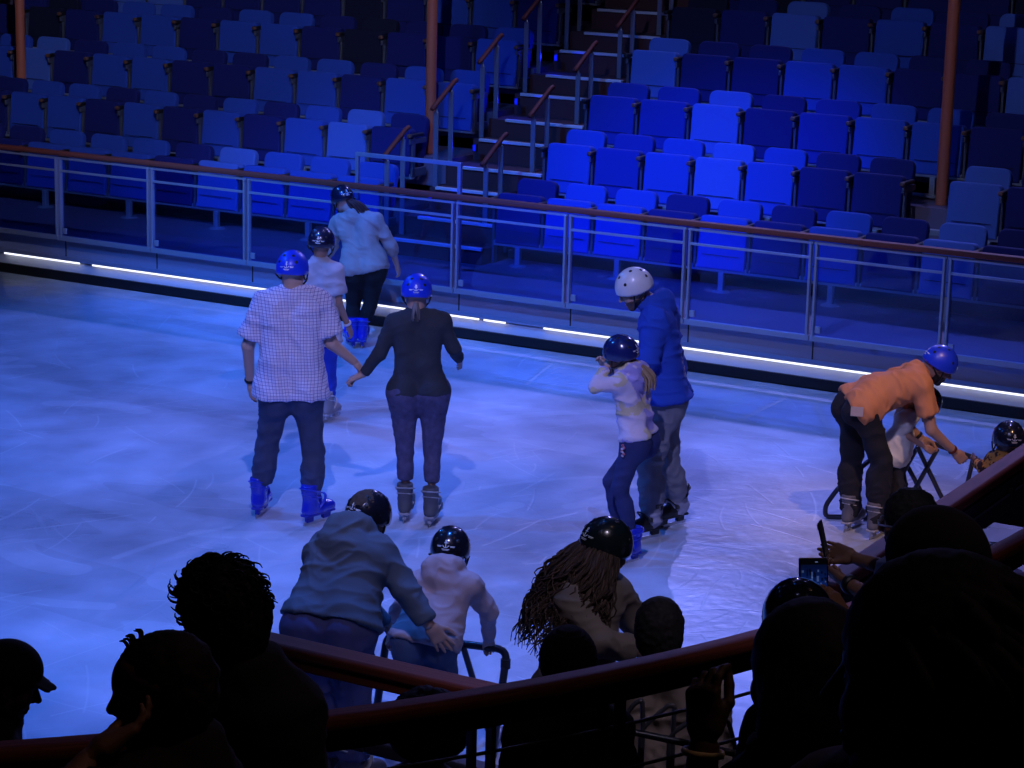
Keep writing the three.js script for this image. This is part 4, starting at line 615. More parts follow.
P.sweater = person({ label: 'woman in dark fitted sweater and mottled navy leggings with blue helmet', s: 0.96, bulk: 0.97, fem: 1, skin: FAIR, top: { name: 'sweater', color: [0.035, 0.04, 0.055], sleeve: 1.95, loose: 0.0, inf: 0.006, hem: 0.0, fold: 0.005 }, pants: { color: [0.05, 0.05, 0.1], hem: 0.3, loose: 0.0, fold: 0.004, paint: (x, y, z) => { const n = 0.55 + 0.9 * fbm(x * 40, y * 40, z * 40); return [0.085 * n, 0.08 * n, 0.17 * n]; } }, skates: { kind: 'grey' }, helmet: { color: [0.012, 0.05, 0.85], rough: 0.4 }, handL: 'grip', handR: 'relaxed', hair: (h) => part('ponytail', ponytail(h, [0.2, 0.18, 0.18], [[0, -0.06, -0.085], [0, -0.11, -0.1], [0.0, -0.17, -0.085]], 0.022, 24, 0.3), hairMat, h.g) }, JOINTS.sweater);
P.greytop = person({ label: 'woman in grey long top and black leggings leaning forward, brown ponytail', s: 0.97, bulk: 1.0, fem: 1, skin: FAIR, top: { name: 'tunic', color: [0.42, 0.36, 0.34], sleeve: 1.45, loose: 0.006, hem: 0.04, fold: 0.009, skirt: 1, foldAx: [0.5, 0.8, 0], hemR: 0.5 }, pants: { color: [0.008, 0.008, 0.01], hem: 0.25, loose: 0.0, fold: 0.004 }, skates: { kind: 'blue' }, helmet: { color: [0.012, 0.014, 0.035], tilt: 0.05 }, hair: (h) => part('ponytail', ponytail(h, [0.085, 0.036, 0.03], [[-0.01, -0.03, -0.1], [-0.035, -0.08, -0.15], [-0.07, -0.16, -0.175], [-0.085, -0.25, -0.18]], 0.05, 70, 0.25), hairMat, h.g) }, JOINTS.greytop);
P.teekid = person({ label: 'child in pale grey tee and bright blue trousers with shiny navy helmet', s: 0.86, bulk: 0.9, skin: TANNED, top: { name: 'tee_shirt', color: [0.5, 0.47, 0.52], sleeve: 0.72, sleeveLoose: 0.01, cuff: 0.016, loose: 0.012, hem: 0.0, fold: 0.007, skirt: 1 }, pants: { color: [0.012, 0.05, 0.5], hem: 0.2, loose: 0.012, fold: 0.008 }, skates: { kind: 'pale' }, helmet: { color: [0.012, 0.014, 0.04], s: 1.08 }, bands: [{ s: 'R', color: 0xf0f0ff, t: 0.92, r: 0.03 }] }, JOINTS.teekid);
P.hoodman = person({ label: 'man in royal blue hoodie and grey trousers with white helmet facing left', s: 1.06, bulk: 1.05, skin: FAIR, beard: [0.14, 0.08, 0.06], top: { name: 'hoodie', color: [0.016, 0.07, 0.5], hood: 1, sleeve: 1.92, loose: 0.012, inf: 0.018, sleeveLoose: 0.012, hem: -0.02, fold: 0.012, cell: 0.009, skirt: 1, foldAx: [0.2, 1, 0], paint: (a, u, d) => { const ink = d < -0.075 && Math.abs(a - 0.03) < 0.026 && u > 0.1 && u < 0.46 && fbm(a * 120, u * 70, 4) > 0.46; return ink ? [0.4, 0.4, 0.62] : [0.016, 0.07, 0.5]; } }, pants: { color: [0.12, 0.12, 0.15], hem: 0.075, loose: 0.024, fold: 0.013, paint: (x, y, z) => { const n = 0.85 + 0.3 * noise(x * 22, y * 22, z * 22), c = y < 0.2 && noise(x * 12, y * 14, z * 12 + 4) > 0.45 ? 1.9 : 1; return [0.2 * n * c, 0.2 * n * c, 0.24 * n * c]; } }, skates: { kind: 'black' }, helmet: { color: [0.78, 0.78, 0.82], rough: 0.35, s: 1.04 }, handL: 'cup' }, JOINTS.hoodman);
P.girl = person({ label: 'girl in pastel tie-dye hoodie and jeans with navy helmet, hands at chin', s: 0.85, bulk: 0.86, fem: 1, skin: FAIR, top: { name: 'hoodie', color: [0.6, 0.5, 0.6], hood: 1, sleeve: 1.9, loose: 0.008, inf: 0.012, sleeveLoose: 0.006, hem: -0.05, hemR: 0.28, fold: 0.009, cell: 0.009, foldAx: [0.3, 0.8, 0], paint: (a, u, d) => { const s = fbm(a * 7 + u * 9, u * 14 - a * 5, d * 7), q = fbm(a * 9 + 4, u * 9, d * 9 + 2); return s > 0.6 ? [0.66, 0.55, 0.36] : q > 0.55 ? [0.42, 0.36, 0.72] : [0.72, 0.62, 0.74]; } }, pants: { color: [0.025, 0.035, 0.13], hem: 0.24, loose: 0.002, fold: 0.007, rise: 0.1 }, skates: { kind: 'blue', s: 0.95 }, helmet: { color: [0.012, 0.02, 0.12], s: 1.06 }, handL: 'cup', handR: 'cup', hair: (h) => part('hair', ponytail(h, [0.42, 0.28, 0.16], [[0.0, -0.05, -0.1], [-0.02, -0.13, -0.16], [-0.03, -0.21, -0.2], [-0.02, -0.28, -0.19]], 0.042, 56, 0.35), hairMat, h.g) }, JOINTS.girl);
P.girlPatch = null;
P.orange = person({ label: 'man in orange tee and dark trousers with blue helmet bending over child', s: 1.0, bulk: 1.02, skin: TANNED, beard: [0.03, 0.02, 0.018], top: { name: 'tee_shirt', color: [0.62, 0.24, 0.1], sleeve: 0.66, sleeveLoose: 0.004, cuff: 0.01, loose: 0.004, hem: 0.03, fold: 0.012, foldAx: [0.8, 0.25, 0.3], x: 1 }, pants: { color: [0.007, 0.007, 0.013], hem: 0.1, loose: 0.02, fold: 0.012, patch: { color: [0.36, 0.3, 0.3], j: 'hR', off: [-0.07, 0.03, -0.14], n: [-0.25, 0.3, -1] } }, skates: { kind: 'grey', s: 0.92 }, helmet: { color: [0.012, 0.05, 0.85], rough: 0.4 }, handR: 'grip', handL: 'grip', bands: [{ s: 'L', color: 0x0a0a0c, t: 0.9 }, { s: 'R', color: 0x5a1e10, t: 0.92 }] }, JOINTS.orange);
P.whitekid = person({ label: 'small child in white shirt and dark trousers under the bending man', s: 0.62, bulk: 0.95, headS: 1.35, skin: TANNED, top: { name: 'shirt', color: [0.62, 0.6, 0.56], sleeve: 0.7, loose: 0.03, hem: 0.06, fold: 0.012, skirt: 1 }, pants: { color: [0.012, 0.013, 0.022], hem: 0.16, loose: 0.016 }, skates: { kind: 'grey', s: 0.9 }, helmet: { color: [0.012, 0.012, 0.018] }, handL: 'grip', handR: 'grip', ground: 0 }, JOINTS.whitekid);
P.leopard = person({ label: 'child in leopard-print top and black helmet beyond the dark boards', s: 0.66, bulk: 0.95, headS: 1.25, skin: BROWN, top: { name: 'top', color: [0.5, 0.24, 0.06], cell: 0.007, sleeve: 1.9, loose: 0.016, hem: 0.04, fold: 0.005, skirt: 1, paint: (a, u, d) => (fbm(a * 34, u * 34, d * 34) > 0.52 ? [0.03, 0.012, 0.008] : [0.7, 0.27, 0.04]) }, pants: { color: [0.02, 0.02, 0.03], hem: 0.16 }, skates: { kind: 'black', s: 0.85 }, helmet: { color: [0.01, 0.012, 0.03] }, ground: 0 }, JOINTS.leopard);
P.greyhood = person({ label: 'man in grey hoodie and navy trousers, hand on child, black helmet', s: 1.04, bulk: 1.16, skin: FAIR, top: { name: 'hoodie', color: [0.12, 0.15, 0.19], hood: 1, sleeve: 1.92, loose: 0.01, inf: 0.014, sleeveLoose: 0.006, hem: -0.05, hemR: 0.5, fold: 0.009, cell: 0.01 }, pants: { color: [0.085, 0.085, 0.2], hem: 0.2, loose: 0.026, fold: 0.013 }, skates: { kind: 'grey' }, helmet: { color: [0.01, 0.011, 0.02] }, handR: 'flat', palmR: [-0.1, -0.15, 1], handL: 'relaxed', ground: 0, hair: (h) => part('hair', hairCap(h, [0.08, 0.05, 0.035]), hairMat, h.g) }, JOINTS.greyhood);
P.pinkkid = person({ label: 'child in pale pink hoodie and jeans with black helmet gripping frame', s: 0.78, bulk: 1.02, headS: 1.12, skin: FAIR, top: { name: 'hoodie', color: [0.52, 0.4, 0.42], hood: 1, sleeve: 1.95, loose: 0.01, inf: 0.014, sleeveLoose: 0.006, hem: 0.01, fold: 0.008, cell: 0.01 }, pants: { color: [0.07, 0.11, 0.22], hem: 0.2, loose: 0.014, fold: 0.01 }, skates: { kind: 'blue', s: 0.95 }, helmet: { color: [0.01, 0.011, 0.02] }, handL: 'grip', handR: 'grip', palmL: [0, -1, 0.3], palmR: [0, -1, 0.3], ground: 0 }, JOINTS.pinkkid);
P.tanwoman = person({ label: 'woman in taupe hoodie and black helmet with long wavy brown hair', s: 0.97, bulk: 0.96, fem: 1, skin: FAIR, cell: 0.011, top: { name: 'hoodie', color: [0.17, 0.14, 0.125], hood: 1, sleeve: 1.92, loose: 0.012, inf: 0.016, sleeveLoose: 0.016, hem: 0.06, fold: 0.009, cell: 0.009, skirt: 1 }, pants: { color: [0.03, 0.03, 0.06], hem: 0.24 }, skates: { kind: 'blue' }, helmet: { color: [0.008, 0.014, 0.02], s: 0.96, tilt: -0.05 }, handL: 'cup', handR: 'cup', ground: 0, headCell: 0.004,
  hair: (h) => { const L = [], p = local(h); for (let i = 0; i < 380; i++) { const t = i / 379, a = 1.9 + (rnd() * 2.9), side = Math.sin(a), back = Math.cos(a), ln = 0.26 + rnd() * 0.26, ph = rnd() * 6.28, am = 0.012 + rnd() * 0.022, R = 0.075 + rnd() * 0.04, pts = []; for (let k = 0; k <= 9; k++) { const q = k / 9, w = Math.sin(ph + q * 15) * am * (0.4 + q), out = R + 0.065 * Math.sin(q * 2.4) + q * 0.045; pts.push(p(side * out + w, -0.01 - q * ln, back * out * 0.95 - 0.01 + Math.cos(ph + q * 9) * am * q)); } L.push([pts, 0.0058, 0.5 + rnd() * 1.3]); } part('hair', strands(L, [0.055, 0.034, 0.027]), hairMat, h.g); } }, JOINTS.tanwoman);
// spectators below and in front, seen against the bright ice
const sit = (J, h = 0.45) => { const K = { ...J }; const f = [J.fd[0], 0, J.fd[2]], n = Math.hypot(...f), y = Math.min(J.hL[1], J.hR[1]); for (const s of ['L', 'R']) { K['k' + s] = [J['h' + s][0] + f[0] / n * 42, y, J['h' + s][2] + f[2] / n * 42]; K['f' + s] = [K['k' + s][0], y - 46, K['k' + s][2]]; K['t' + s] = f.map((x) => Math.round(x / n * 100)); } return K; };
const stand = (J) => { const K = { ...J }; const f = [J.fd[0], 0, J.fd[2]], n = Math.hypot(...f); for (const s of ['L', 'R']) { K['k' + s] = [J['h' + s][0] + f[0] / n * 3, J['h' + s][1] * 0.52, J['h' + s][2] + f[2] / n * 3]; K['f' + s] = [J['h' + s][0], 0, J['h' + s][2]]; K['t' + s] = f.map((x) => Math.round(x / n * 100)); } return K; };
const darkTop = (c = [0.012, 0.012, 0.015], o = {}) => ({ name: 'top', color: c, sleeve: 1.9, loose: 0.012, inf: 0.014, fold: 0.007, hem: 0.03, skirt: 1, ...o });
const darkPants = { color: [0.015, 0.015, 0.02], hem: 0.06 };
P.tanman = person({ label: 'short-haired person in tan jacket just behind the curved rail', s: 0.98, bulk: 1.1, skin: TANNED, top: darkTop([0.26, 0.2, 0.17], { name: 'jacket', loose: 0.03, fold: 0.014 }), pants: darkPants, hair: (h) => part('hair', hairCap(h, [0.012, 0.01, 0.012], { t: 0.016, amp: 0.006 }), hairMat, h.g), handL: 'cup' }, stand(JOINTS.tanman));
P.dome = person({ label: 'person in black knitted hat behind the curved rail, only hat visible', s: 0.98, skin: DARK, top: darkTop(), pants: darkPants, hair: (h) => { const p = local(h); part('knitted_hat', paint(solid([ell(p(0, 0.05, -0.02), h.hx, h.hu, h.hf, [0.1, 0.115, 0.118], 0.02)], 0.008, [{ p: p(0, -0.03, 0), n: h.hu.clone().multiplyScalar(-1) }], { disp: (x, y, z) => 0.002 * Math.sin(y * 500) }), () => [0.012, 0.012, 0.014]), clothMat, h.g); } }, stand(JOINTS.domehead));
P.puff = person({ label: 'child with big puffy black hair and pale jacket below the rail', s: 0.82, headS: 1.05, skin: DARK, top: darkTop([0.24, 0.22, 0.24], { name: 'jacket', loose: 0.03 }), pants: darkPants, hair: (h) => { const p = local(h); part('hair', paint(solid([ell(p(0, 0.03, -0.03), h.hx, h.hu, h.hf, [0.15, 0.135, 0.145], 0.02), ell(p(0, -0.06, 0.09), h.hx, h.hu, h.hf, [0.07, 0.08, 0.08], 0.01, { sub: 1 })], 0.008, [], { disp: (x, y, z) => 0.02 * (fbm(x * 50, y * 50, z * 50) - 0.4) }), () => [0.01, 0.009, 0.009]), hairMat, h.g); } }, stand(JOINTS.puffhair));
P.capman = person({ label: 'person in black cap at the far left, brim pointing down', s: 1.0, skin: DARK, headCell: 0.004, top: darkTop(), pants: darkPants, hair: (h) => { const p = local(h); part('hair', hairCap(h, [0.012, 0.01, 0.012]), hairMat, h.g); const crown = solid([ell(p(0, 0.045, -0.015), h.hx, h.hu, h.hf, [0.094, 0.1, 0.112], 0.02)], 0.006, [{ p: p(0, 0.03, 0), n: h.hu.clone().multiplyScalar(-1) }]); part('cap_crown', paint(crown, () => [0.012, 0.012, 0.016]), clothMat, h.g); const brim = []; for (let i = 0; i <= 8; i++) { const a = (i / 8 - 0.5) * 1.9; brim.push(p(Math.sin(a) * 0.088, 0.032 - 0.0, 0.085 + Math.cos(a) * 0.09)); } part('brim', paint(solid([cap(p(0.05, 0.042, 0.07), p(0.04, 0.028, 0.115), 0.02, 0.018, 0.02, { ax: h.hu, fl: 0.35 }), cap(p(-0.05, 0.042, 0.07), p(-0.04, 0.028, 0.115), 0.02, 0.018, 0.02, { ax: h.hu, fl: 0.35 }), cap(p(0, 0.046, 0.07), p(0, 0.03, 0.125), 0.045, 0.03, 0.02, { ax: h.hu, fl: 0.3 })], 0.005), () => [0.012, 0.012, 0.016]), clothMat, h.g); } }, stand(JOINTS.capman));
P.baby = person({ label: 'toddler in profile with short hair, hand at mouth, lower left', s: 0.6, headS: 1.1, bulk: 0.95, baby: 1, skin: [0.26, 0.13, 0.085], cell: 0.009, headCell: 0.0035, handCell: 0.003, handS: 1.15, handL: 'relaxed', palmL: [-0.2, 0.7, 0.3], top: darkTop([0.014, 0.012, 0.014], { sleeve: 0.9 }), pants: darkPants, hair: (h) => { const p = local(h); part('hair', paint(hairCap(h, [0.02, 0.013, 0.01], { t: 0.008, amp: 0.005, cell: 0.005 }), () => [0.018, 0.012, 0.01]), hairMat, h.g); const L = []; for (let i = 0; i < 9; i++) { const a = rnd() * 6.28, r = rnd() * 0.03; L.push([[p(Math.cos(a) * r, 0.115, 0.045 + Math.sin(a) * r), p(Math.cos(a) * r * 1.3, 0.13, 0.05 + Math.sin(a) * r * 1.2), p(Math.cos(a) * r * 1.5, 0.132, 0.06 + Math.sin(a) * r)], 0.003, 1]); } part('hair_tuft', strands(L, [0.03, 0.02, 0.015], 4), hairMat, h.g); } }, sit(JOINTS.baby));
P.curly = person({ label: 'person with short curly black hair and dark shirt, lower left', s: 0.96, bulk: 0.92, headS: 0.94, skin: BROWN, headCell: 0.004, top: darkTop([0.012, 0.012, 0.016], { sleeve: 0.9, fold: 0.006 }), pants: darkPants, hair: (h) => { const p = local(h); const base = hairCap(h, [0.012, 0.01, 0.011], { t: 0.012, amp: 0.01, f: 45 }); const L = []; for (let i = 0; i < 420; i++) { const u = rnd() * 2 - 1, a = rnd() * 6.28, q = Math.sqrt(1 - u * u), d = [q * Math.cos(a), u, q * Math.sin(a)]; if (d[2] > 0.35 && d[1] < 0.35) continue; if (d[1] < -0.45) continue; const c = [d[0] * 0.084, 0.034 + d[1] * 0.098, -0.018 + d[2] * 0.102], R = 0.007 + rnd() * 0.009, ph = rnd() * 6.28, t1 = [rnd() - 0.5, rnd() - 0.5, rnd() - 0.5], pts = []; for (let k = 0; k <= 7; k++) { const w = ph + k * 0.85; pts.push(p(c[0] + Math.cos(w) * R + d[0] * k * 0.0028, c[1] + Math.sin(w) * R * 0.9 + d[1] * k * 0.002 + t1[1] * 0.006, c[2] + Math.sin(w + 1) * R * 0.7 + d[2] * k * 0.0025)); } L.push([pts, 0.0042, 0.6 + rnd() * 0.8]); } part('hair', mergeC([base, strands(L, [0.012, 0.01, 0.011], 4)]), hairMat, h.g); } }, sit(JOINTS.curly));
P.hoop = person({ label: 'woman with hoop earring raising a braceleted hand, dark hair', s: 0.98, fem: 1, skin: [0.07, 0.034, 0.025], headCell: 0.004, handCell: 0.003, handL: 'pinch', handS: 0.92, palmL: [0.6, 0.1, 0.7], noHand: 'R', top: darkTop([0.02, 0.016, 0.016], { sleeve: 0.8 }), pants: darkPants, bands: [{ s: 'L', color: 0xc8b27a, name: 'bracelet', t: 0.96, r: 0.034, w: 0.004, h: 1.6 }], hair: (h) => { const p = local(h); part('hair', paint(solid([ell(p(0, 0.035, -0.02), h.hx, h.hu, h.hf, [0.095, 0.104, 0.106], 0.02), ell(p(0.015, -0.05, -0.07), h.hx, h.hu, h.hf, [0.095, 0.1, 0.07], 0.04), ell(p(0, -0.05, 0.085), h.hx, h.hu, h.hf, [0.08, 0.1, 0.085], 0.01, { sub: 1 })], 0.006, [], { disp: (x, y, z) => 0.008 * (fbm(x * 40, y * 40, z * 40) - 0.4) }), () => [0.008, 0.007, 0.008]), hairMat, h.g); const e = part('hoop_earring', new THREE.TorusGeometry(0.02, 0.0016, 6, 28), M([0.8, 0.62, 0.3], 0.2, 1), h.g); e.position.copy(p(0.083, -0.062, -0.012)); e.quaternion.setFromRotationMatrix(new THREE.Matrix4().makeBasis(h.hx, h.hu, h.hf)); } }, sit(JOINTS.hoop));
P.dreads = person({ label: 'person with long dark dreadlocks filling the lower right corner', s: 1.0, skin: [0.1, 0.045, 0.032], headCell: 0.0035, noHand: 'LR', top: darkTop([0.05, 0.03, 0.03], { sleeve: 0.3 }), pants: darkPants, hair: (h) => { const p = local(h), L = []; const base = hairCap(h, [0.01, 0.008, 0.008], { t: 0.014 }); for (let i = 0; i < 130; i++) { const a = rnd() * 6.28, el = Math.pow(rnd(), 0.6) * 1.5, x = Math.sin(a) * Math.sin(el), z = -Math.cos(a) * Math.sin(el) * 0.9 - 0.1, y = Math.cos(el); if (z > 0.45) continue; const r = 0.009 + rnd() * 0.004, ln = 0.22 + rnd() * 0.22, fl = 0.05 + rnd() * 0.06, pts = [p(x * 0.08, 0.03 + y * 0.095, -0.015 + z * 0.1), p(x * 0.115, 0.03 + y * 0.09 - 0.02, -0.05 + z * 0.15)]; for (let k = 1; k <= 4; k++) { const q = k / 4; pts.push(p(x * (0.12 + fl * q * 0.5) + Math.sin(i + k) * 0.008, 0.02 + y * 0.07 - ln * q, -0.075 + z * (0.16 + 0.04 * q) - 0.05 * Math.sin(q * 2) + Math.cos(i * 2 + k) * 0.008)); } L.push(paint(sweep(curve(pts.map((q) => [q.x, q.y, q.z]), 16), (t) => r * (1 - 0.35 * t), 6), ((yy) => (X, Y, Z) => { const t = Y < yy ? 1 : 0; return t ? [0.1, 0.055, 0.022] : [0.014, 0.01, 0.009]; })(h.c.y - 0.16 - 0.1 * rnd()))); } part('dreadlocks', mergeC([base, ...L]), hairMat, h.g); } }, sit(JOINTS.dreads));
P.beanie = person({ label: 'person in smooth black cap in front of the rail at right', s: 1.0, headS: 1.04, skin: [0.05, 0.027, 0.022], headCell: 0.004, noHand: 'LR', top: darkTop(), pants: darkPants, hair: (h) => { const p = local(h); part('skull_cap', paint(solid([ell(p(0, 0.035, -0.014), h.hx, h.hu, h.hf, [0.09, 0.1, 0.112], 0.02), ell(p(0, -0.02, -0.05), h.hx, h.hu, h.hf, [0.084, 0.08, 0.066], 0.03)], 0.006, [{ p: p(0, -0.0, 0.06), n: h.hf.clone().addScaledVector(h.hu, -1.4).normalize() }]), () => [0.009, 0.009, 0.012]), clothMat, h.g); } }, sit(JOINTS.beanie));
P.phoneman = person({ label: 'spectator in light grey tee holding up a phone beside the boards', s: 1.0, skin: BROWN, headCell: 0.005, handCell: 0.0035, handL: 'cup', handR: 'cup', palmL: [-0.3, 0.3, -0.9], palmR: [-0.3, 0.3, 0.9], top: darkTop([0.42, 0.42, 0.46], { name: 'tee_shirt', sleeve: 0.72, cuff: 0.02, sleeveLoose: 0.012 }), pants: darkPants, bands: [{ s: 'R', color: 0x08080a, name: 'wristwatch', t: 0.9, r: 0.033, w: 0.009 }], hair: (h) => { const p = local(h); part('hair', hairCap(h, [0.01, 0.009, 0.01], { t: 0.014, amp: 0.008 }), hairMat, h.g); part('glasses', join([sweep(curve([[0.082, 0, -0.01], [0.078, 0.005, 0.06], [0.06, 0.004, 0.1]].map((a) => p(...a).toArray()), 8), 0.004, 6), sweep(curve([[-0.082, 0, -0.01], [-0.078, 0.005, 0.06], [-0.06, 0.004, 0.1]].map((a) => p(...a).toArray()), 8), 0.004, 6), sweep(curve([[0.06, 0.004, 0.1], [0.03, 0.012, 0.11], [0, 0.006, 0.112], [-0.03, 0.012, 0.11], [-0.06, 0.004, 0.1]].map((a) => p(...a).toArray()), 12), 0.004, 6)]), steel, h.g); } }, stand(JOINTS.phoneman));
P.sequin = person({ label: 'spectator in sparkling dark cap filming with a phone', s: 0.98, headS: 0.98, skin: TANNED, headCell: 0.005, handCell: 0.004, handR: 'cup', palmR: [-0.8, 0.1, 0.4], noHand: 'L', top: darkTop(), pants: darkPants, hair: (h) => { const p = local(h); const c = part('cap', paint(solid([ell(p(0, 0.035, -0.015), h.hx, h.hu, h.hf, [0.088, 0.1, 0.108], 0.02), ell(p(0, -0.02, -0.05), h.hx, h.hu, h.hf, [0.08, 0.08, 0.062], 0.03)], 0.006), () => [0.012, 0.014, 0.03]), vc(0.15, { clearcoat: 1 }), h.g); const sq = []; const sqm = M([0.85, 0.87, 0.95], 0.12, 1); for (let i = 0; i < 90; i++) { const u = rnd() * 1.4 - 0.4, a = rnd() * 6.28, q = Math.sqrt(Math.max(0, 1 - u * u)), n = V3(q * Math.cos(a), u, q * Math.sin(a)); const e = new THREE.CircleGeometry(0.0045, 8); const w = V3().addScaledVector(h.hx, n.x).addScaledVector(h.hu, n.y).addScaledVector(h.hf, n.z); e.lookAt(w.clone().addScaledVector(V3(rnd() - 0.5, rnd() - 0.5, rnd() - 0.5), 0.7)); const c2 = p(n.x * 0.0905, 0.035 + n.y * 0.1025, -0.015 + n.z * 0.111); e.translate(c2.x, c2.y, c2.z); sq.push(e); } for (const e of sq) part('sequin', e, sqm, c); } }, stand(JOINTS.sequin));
// cap brim of a hip patch on the girl's jeans
{ const g = P.girl.g, q = part('flower_patch', paint(solid([0, 1, 2, 3, 4, 5].map((i) => ell(V3(Math.sin(i * 1.9) * 0.012, -0.035 + i * 0.014, 0), V3(1, 0, 0), V3(0, 1, 0), V3(0, 0, 1), [0.014, 0.011, 0.006], 0.002)), 0.004), (x, y) => (noise(x * 90, y * 90, 1) > 0.5 ? [0.6, 0.5, 0.55] : [0.45, 0.12, 0.16])), clothMat, g); q.position.copy(P.girl.j.hL.clone().add(W(-0.075, -0.03, -0.085))); q.lookAt(q.position.clone().add(g.position).add(W(-0.8, 0, -0.6))); }

// ---------- loose things
function tubes(t, list, r, mat, name = 'tube') { for (const pts of list) part(name, sweep(bent(pts, 0.06), r, 10), mat, t); }
const darkPipe = M([0.03, 0.032, 0.05], 0.3, 0.2), greyPipe = M([0.16, 0.16, 0.19], 0.3, 0.5);
{
  const b = [10.88, 0, 3.2], t = thing('skating_frame', 'dark tubular skating aid with crossed legs under the bending man', 'skating aid', b), L = (a) => a.map((q) => [q[0] - b[0], Math.max(0.018, q[1]), q[2] - b[2]]);
  tubes(t, [L([[10.67, 0.57, 3.23], [10.88, 0.50, 3.12], [11.11, 0.41, 2.99]])], 0.02, darkPipe, 'top_bar');
  tubes(t, [L([[10.79, 0.53, 3.35], [11.03, 0, 3.22]]), L([[10.92, 0.52, 3.29], [10.71, 0, 3.4]]), L([[10.55, 0.39, 3.04], [10.745, 0, 2.94]]), L([[10.70, 0.5, 3.0], [10.5, 0, 3.1]]), L([[11.09, 0.41, 3.0], [11.05, 0, 3.08]])], 0.017, darkPipe, 'leg');
  tubes(t, [L([[11.05, 0.018, 3.28], [10.80, 0.018, 3.43], [10.39, 0.018, 3.65], [10.27, 0.018, 3.72], [10.27, 0.1, 3.72], [10.34, 0.23, 3.67], [10.5, 0.42, 3.52], [10.67, 0.57, 3.23]])], 0.018, darkPipe, 'skid');
}
{
  const b = [10.25, 0, 8.9], t = thing('skating_frame', 'dark tubular skating aid gripped by the child in pink hoodie', 'skating aid', b), L = (a) => a.map((q) => [q[0] - b[0], q[1], q[2] - b[2]]);
  tubes(t, [L([[9.93, 0.02, 9.06], [9.98, 0.62, 9.0], [10.55, 0.57, 8.74], [10.55, 0.02, 8.87]])], 0.021, darkPipe, 'frame');
  tubes(t, [L([[10.35, 0.58, 8.85], [10.39, 0.02, 8.62]]), L([[10.12, 0.6, 8.94], [10.08, 0.02, 8.7]])], 0.017, darkPipe, 'leg');
  tubes(t, [L([[10.62, 0.021, 9.2], [10.55, 0.021, 8.87], [10.39, 0.021, 8.5]]), L([[10.0, 0.021, 9.35], [9.93, 0.021, 9.06], [9.85, 0.021, 8.66]])], 0.019, darkPipe, 'skid');
  part('collar', new THREE.CylinderGeometry(0.026, 0.026, 0.05, 12).translate(10.55 - b[0], 0.5, 8.755 - b[2]), blackMat, t);
}
{ // nested walking frames parked by the gate
  const P0 = [[12.63, 1.55, 11.60], [12.71, 1.54, 11.56], [12.80, 1.52, 11.51], [13.01, 1.48, 11.40]];
  const lab = ['grey bent tube skating aid parked by the gate, leftmost of four', 'grey bent tube skating aid parked by the gate, second from left', 'grey bent tube skating aid parked by the gate, third from left', 'grey bent tube skating aid parked by the gate, rightmost of four'];
  const U = [[[0, 0, 0], [0.06, 0.09, -0.03], [0.08, 0.1, -0.04], [0.085, 0.01, -0.045]], [[0, 0, 0], [0.08, 0.09, -0.05], [0.1, 0.09, -0.06], [0.1, -0.01, -0.06]], [[0, 0, 0], [0.07, 0.06, -0.04], [0.18, 0.07, -0.1], [0.21, -0.05, -0.12]], [[0, 0, 0], [0.11, 0.1, -0.06], [0.14, 0.1, -0.08], [0.14, 0, -0.08]]];
  P0.forEach((b, i) => { const t = thing('skating_frame', lab[i], 'skating aid', [b[0], 0, b[2]], 0, 'skating aids parked by the gate'); const u = U[i], y = b[1]; part('handle', sweep(bent([[u[0][0], 0.23, u[0][2]], ...u.map((q) => [q[0], q[1] + y, q[2]]), [u[3][0], 0.23, u[3][2]]], 0.035), 0.009, 8), greyPipe, t); });
  const bar = thing('parking_rail', 'dark rail holding the parked grey skating aids', 'rail', [12.88, 0.22, 11.52]);
  part('bar', sweep([V3(-0.26, 1.345, 0.145), V3(0.27, 1.235, -0.135)], 0.014, 8), darkPipe, bar); for (const s of [-1, 1]) part('foot', sweep([V3(s * 0.25, s > 0 ? 1.24 : 1.34, s > 0 ? -0.125 : 0.14), V3(s * 0.25, 0.01, s > 0 ? -0.125 : 0.14)], 0.012, 8), darkPipe, bar);
}
function phone(label, pos, r, w, h, screen) { const t = thing('phone', label, 'phone', pos); t.quaternion.copy(r); part('case', new RoundedBoxGeometry(w, h, 0.009, 3, 0.004), M([0.012, 0.012, 0.014], 0.3), t); part('screen', new THREE.PlaneGeometry(w * 0.9, h * 0.93).translate(0, 0, 0.0052), screen, t); part('camera_bump', bx(w * 0.3, w * 0.3, 0.004, -w * 0.25, h * 0.38, -0.006, 0.0015), blackMat, t); return t; }
const basis = (x, y, z) => new THREE.Quaternion().setFromRotationMatrix(new THREE.Matrix4().makeBasis(x, y, z));
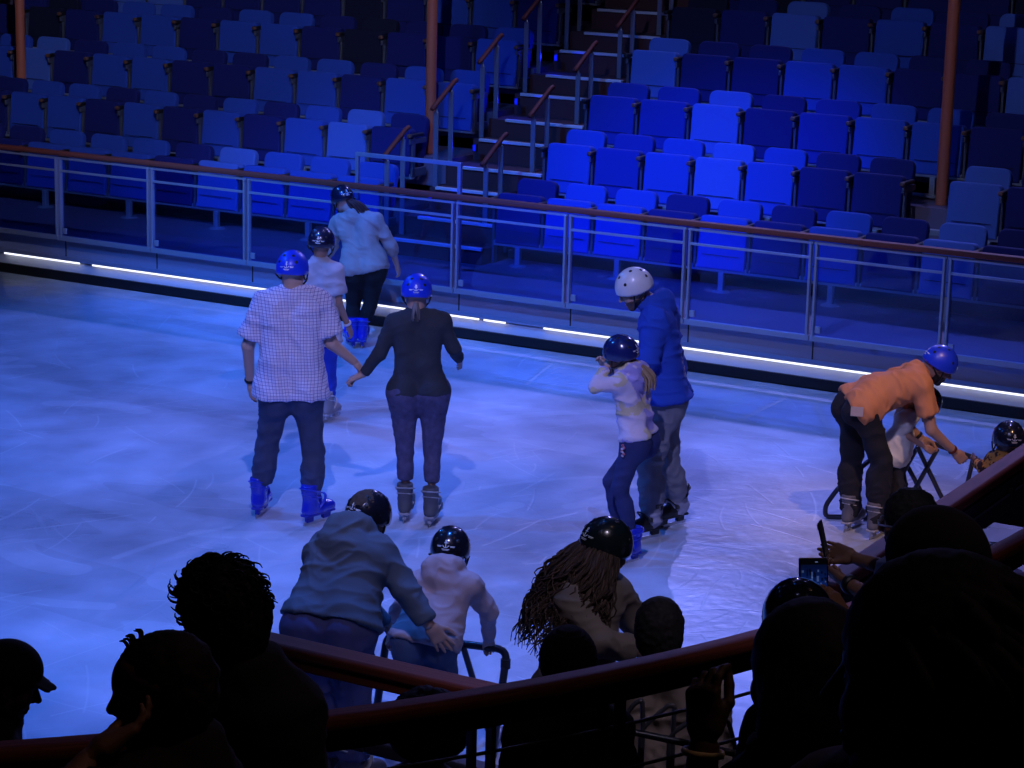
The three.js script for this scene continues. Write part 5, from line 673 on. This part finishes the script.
{
  const scr = canvasTex(128, 256, (g) => { const gr = g.createLinearGradient(0, 0, 0, 256); gr.addColorStop(0, '#081030'); gr.addColorStop(0.35, '#0c2a78'); gr.addColorStop(1, '#2850c0'); g.fillStyle = gr; g.fillRect(0, 0, 128, 256); for (let i = 0; i < 60; i++) { g.fillStyle = rnd() > 0.6 ? 'rgba(150,180,255,0.5)' : 'rgba(4,8,30,0.7)'; g.fillRect(rnd() * 120, 40 + rnd() * 200, 4 + rnd() * 9, 8 + rnd() * 26); } g.fillStyle = '#05070f'; g.fillRect(0, 0, 128, 22); g.fillStyle = '#8fa8e8'; g.fillRect(70, 8, 14, 4); });
  const sm = new THREE.MeshStandardMaterial({ color: 0x000000, emissive: 0xffffff, emissiveMap: scr, emissiveIntensity: 0.35 });
  const n = W(0.12, 0.25, -1).normalize(), y = UP.clone().addScaledVector(n, -n.y).normalize(), x = V3().crossVectors(y, n);
  const c = W(0, 0, 0).add(V3(14.09, 2.84, 13.44)); phone('black phone with a glowing blue picture of the rink on its screen', c.toArray(), basis(x, y, n), 0.075, 0.148, sm);
  const pl = new THREE.RectAreaLight(0x4068d0, 0.3, 0.066, 0.135); pl.position.copy(c).addScaledVector(n, 0.012); pl.lookAt(c.clone().addScaledVector(n, 1)); scene.add(pl);
  const y2 = W(-0.25, 1, 0.12).normalize(), n2 = W(0.93, 0.22, -0.28); n2.addScaledVector(y2, -n2.dot(y2)).normalize(); phone('dark phone seen edge-on between two raised hands', V3(12.76, 1.875, 10.03).toArray(), basis(V3().crossVectors(y2, n2), y2, n2), 0.075, 0.15, M([0.05, 0.05, 0.07], 0.15));
}
{ // counter beside the right-hand boards with a paper and a lilac jacket on it
  const c = thing('counter', 'dark low counter standing behind the boards at the right edge', 'counter', [12.88, 0.225, 8.0]);
  part('cabinet', bx(0.74, 0.86, 2.2, 0, 0.43, 0, 0.01), navyPanel, c); part('worktop', bx(0.8, 0.04, 2.26, 0, 0.88, 0, 0.01), M([0.05, 0.05, 0.07], 0.4), c);
  const t = thing('paper_sheet', 'white folded paper lying on the dark counter at the right edge', 'paper', [12.62, 1.127, 7.15], 0.3); part('sheet', bx(0.2, 0.004, 0.28, 0, 0.002, 0), M([0.7, 0.68, 0.72], 0.8), t); part('folded_half', bx(0.18, 0.004, 0.26, 0.01, 0.012, -0.01).rotateZ(0.04), M([0.7, 0.68, 0.72], 0.8), t);
  const k = thing('folded_jacket', 'lilac folded jacket heaped on the counter under the curved rail', 'jacket', [13.05, 1.13, 8.65]);
  part('jacket', paint(solid([cap(V3(0, 0.1, -0.3), V3(0, 0.2, 0.28), 0.12, 0.17, 0.06), cap(V3(-0.15, 0.08, -0.2), V3(-0.1, 0.1, 0.3), 0.09, 0.1, 0.06)], 0.012, [{ p: V3(0, 0.0, 0), n: V3(0, -1, 0) }], { disp: fold(0.02, V3(0.5, 0.2, 0.8).normalize(), 12, 5, 2.2) }), () => [0.42, 0.36, 0.55]), clothMat, k);
}

renderer.render(scene, camera);
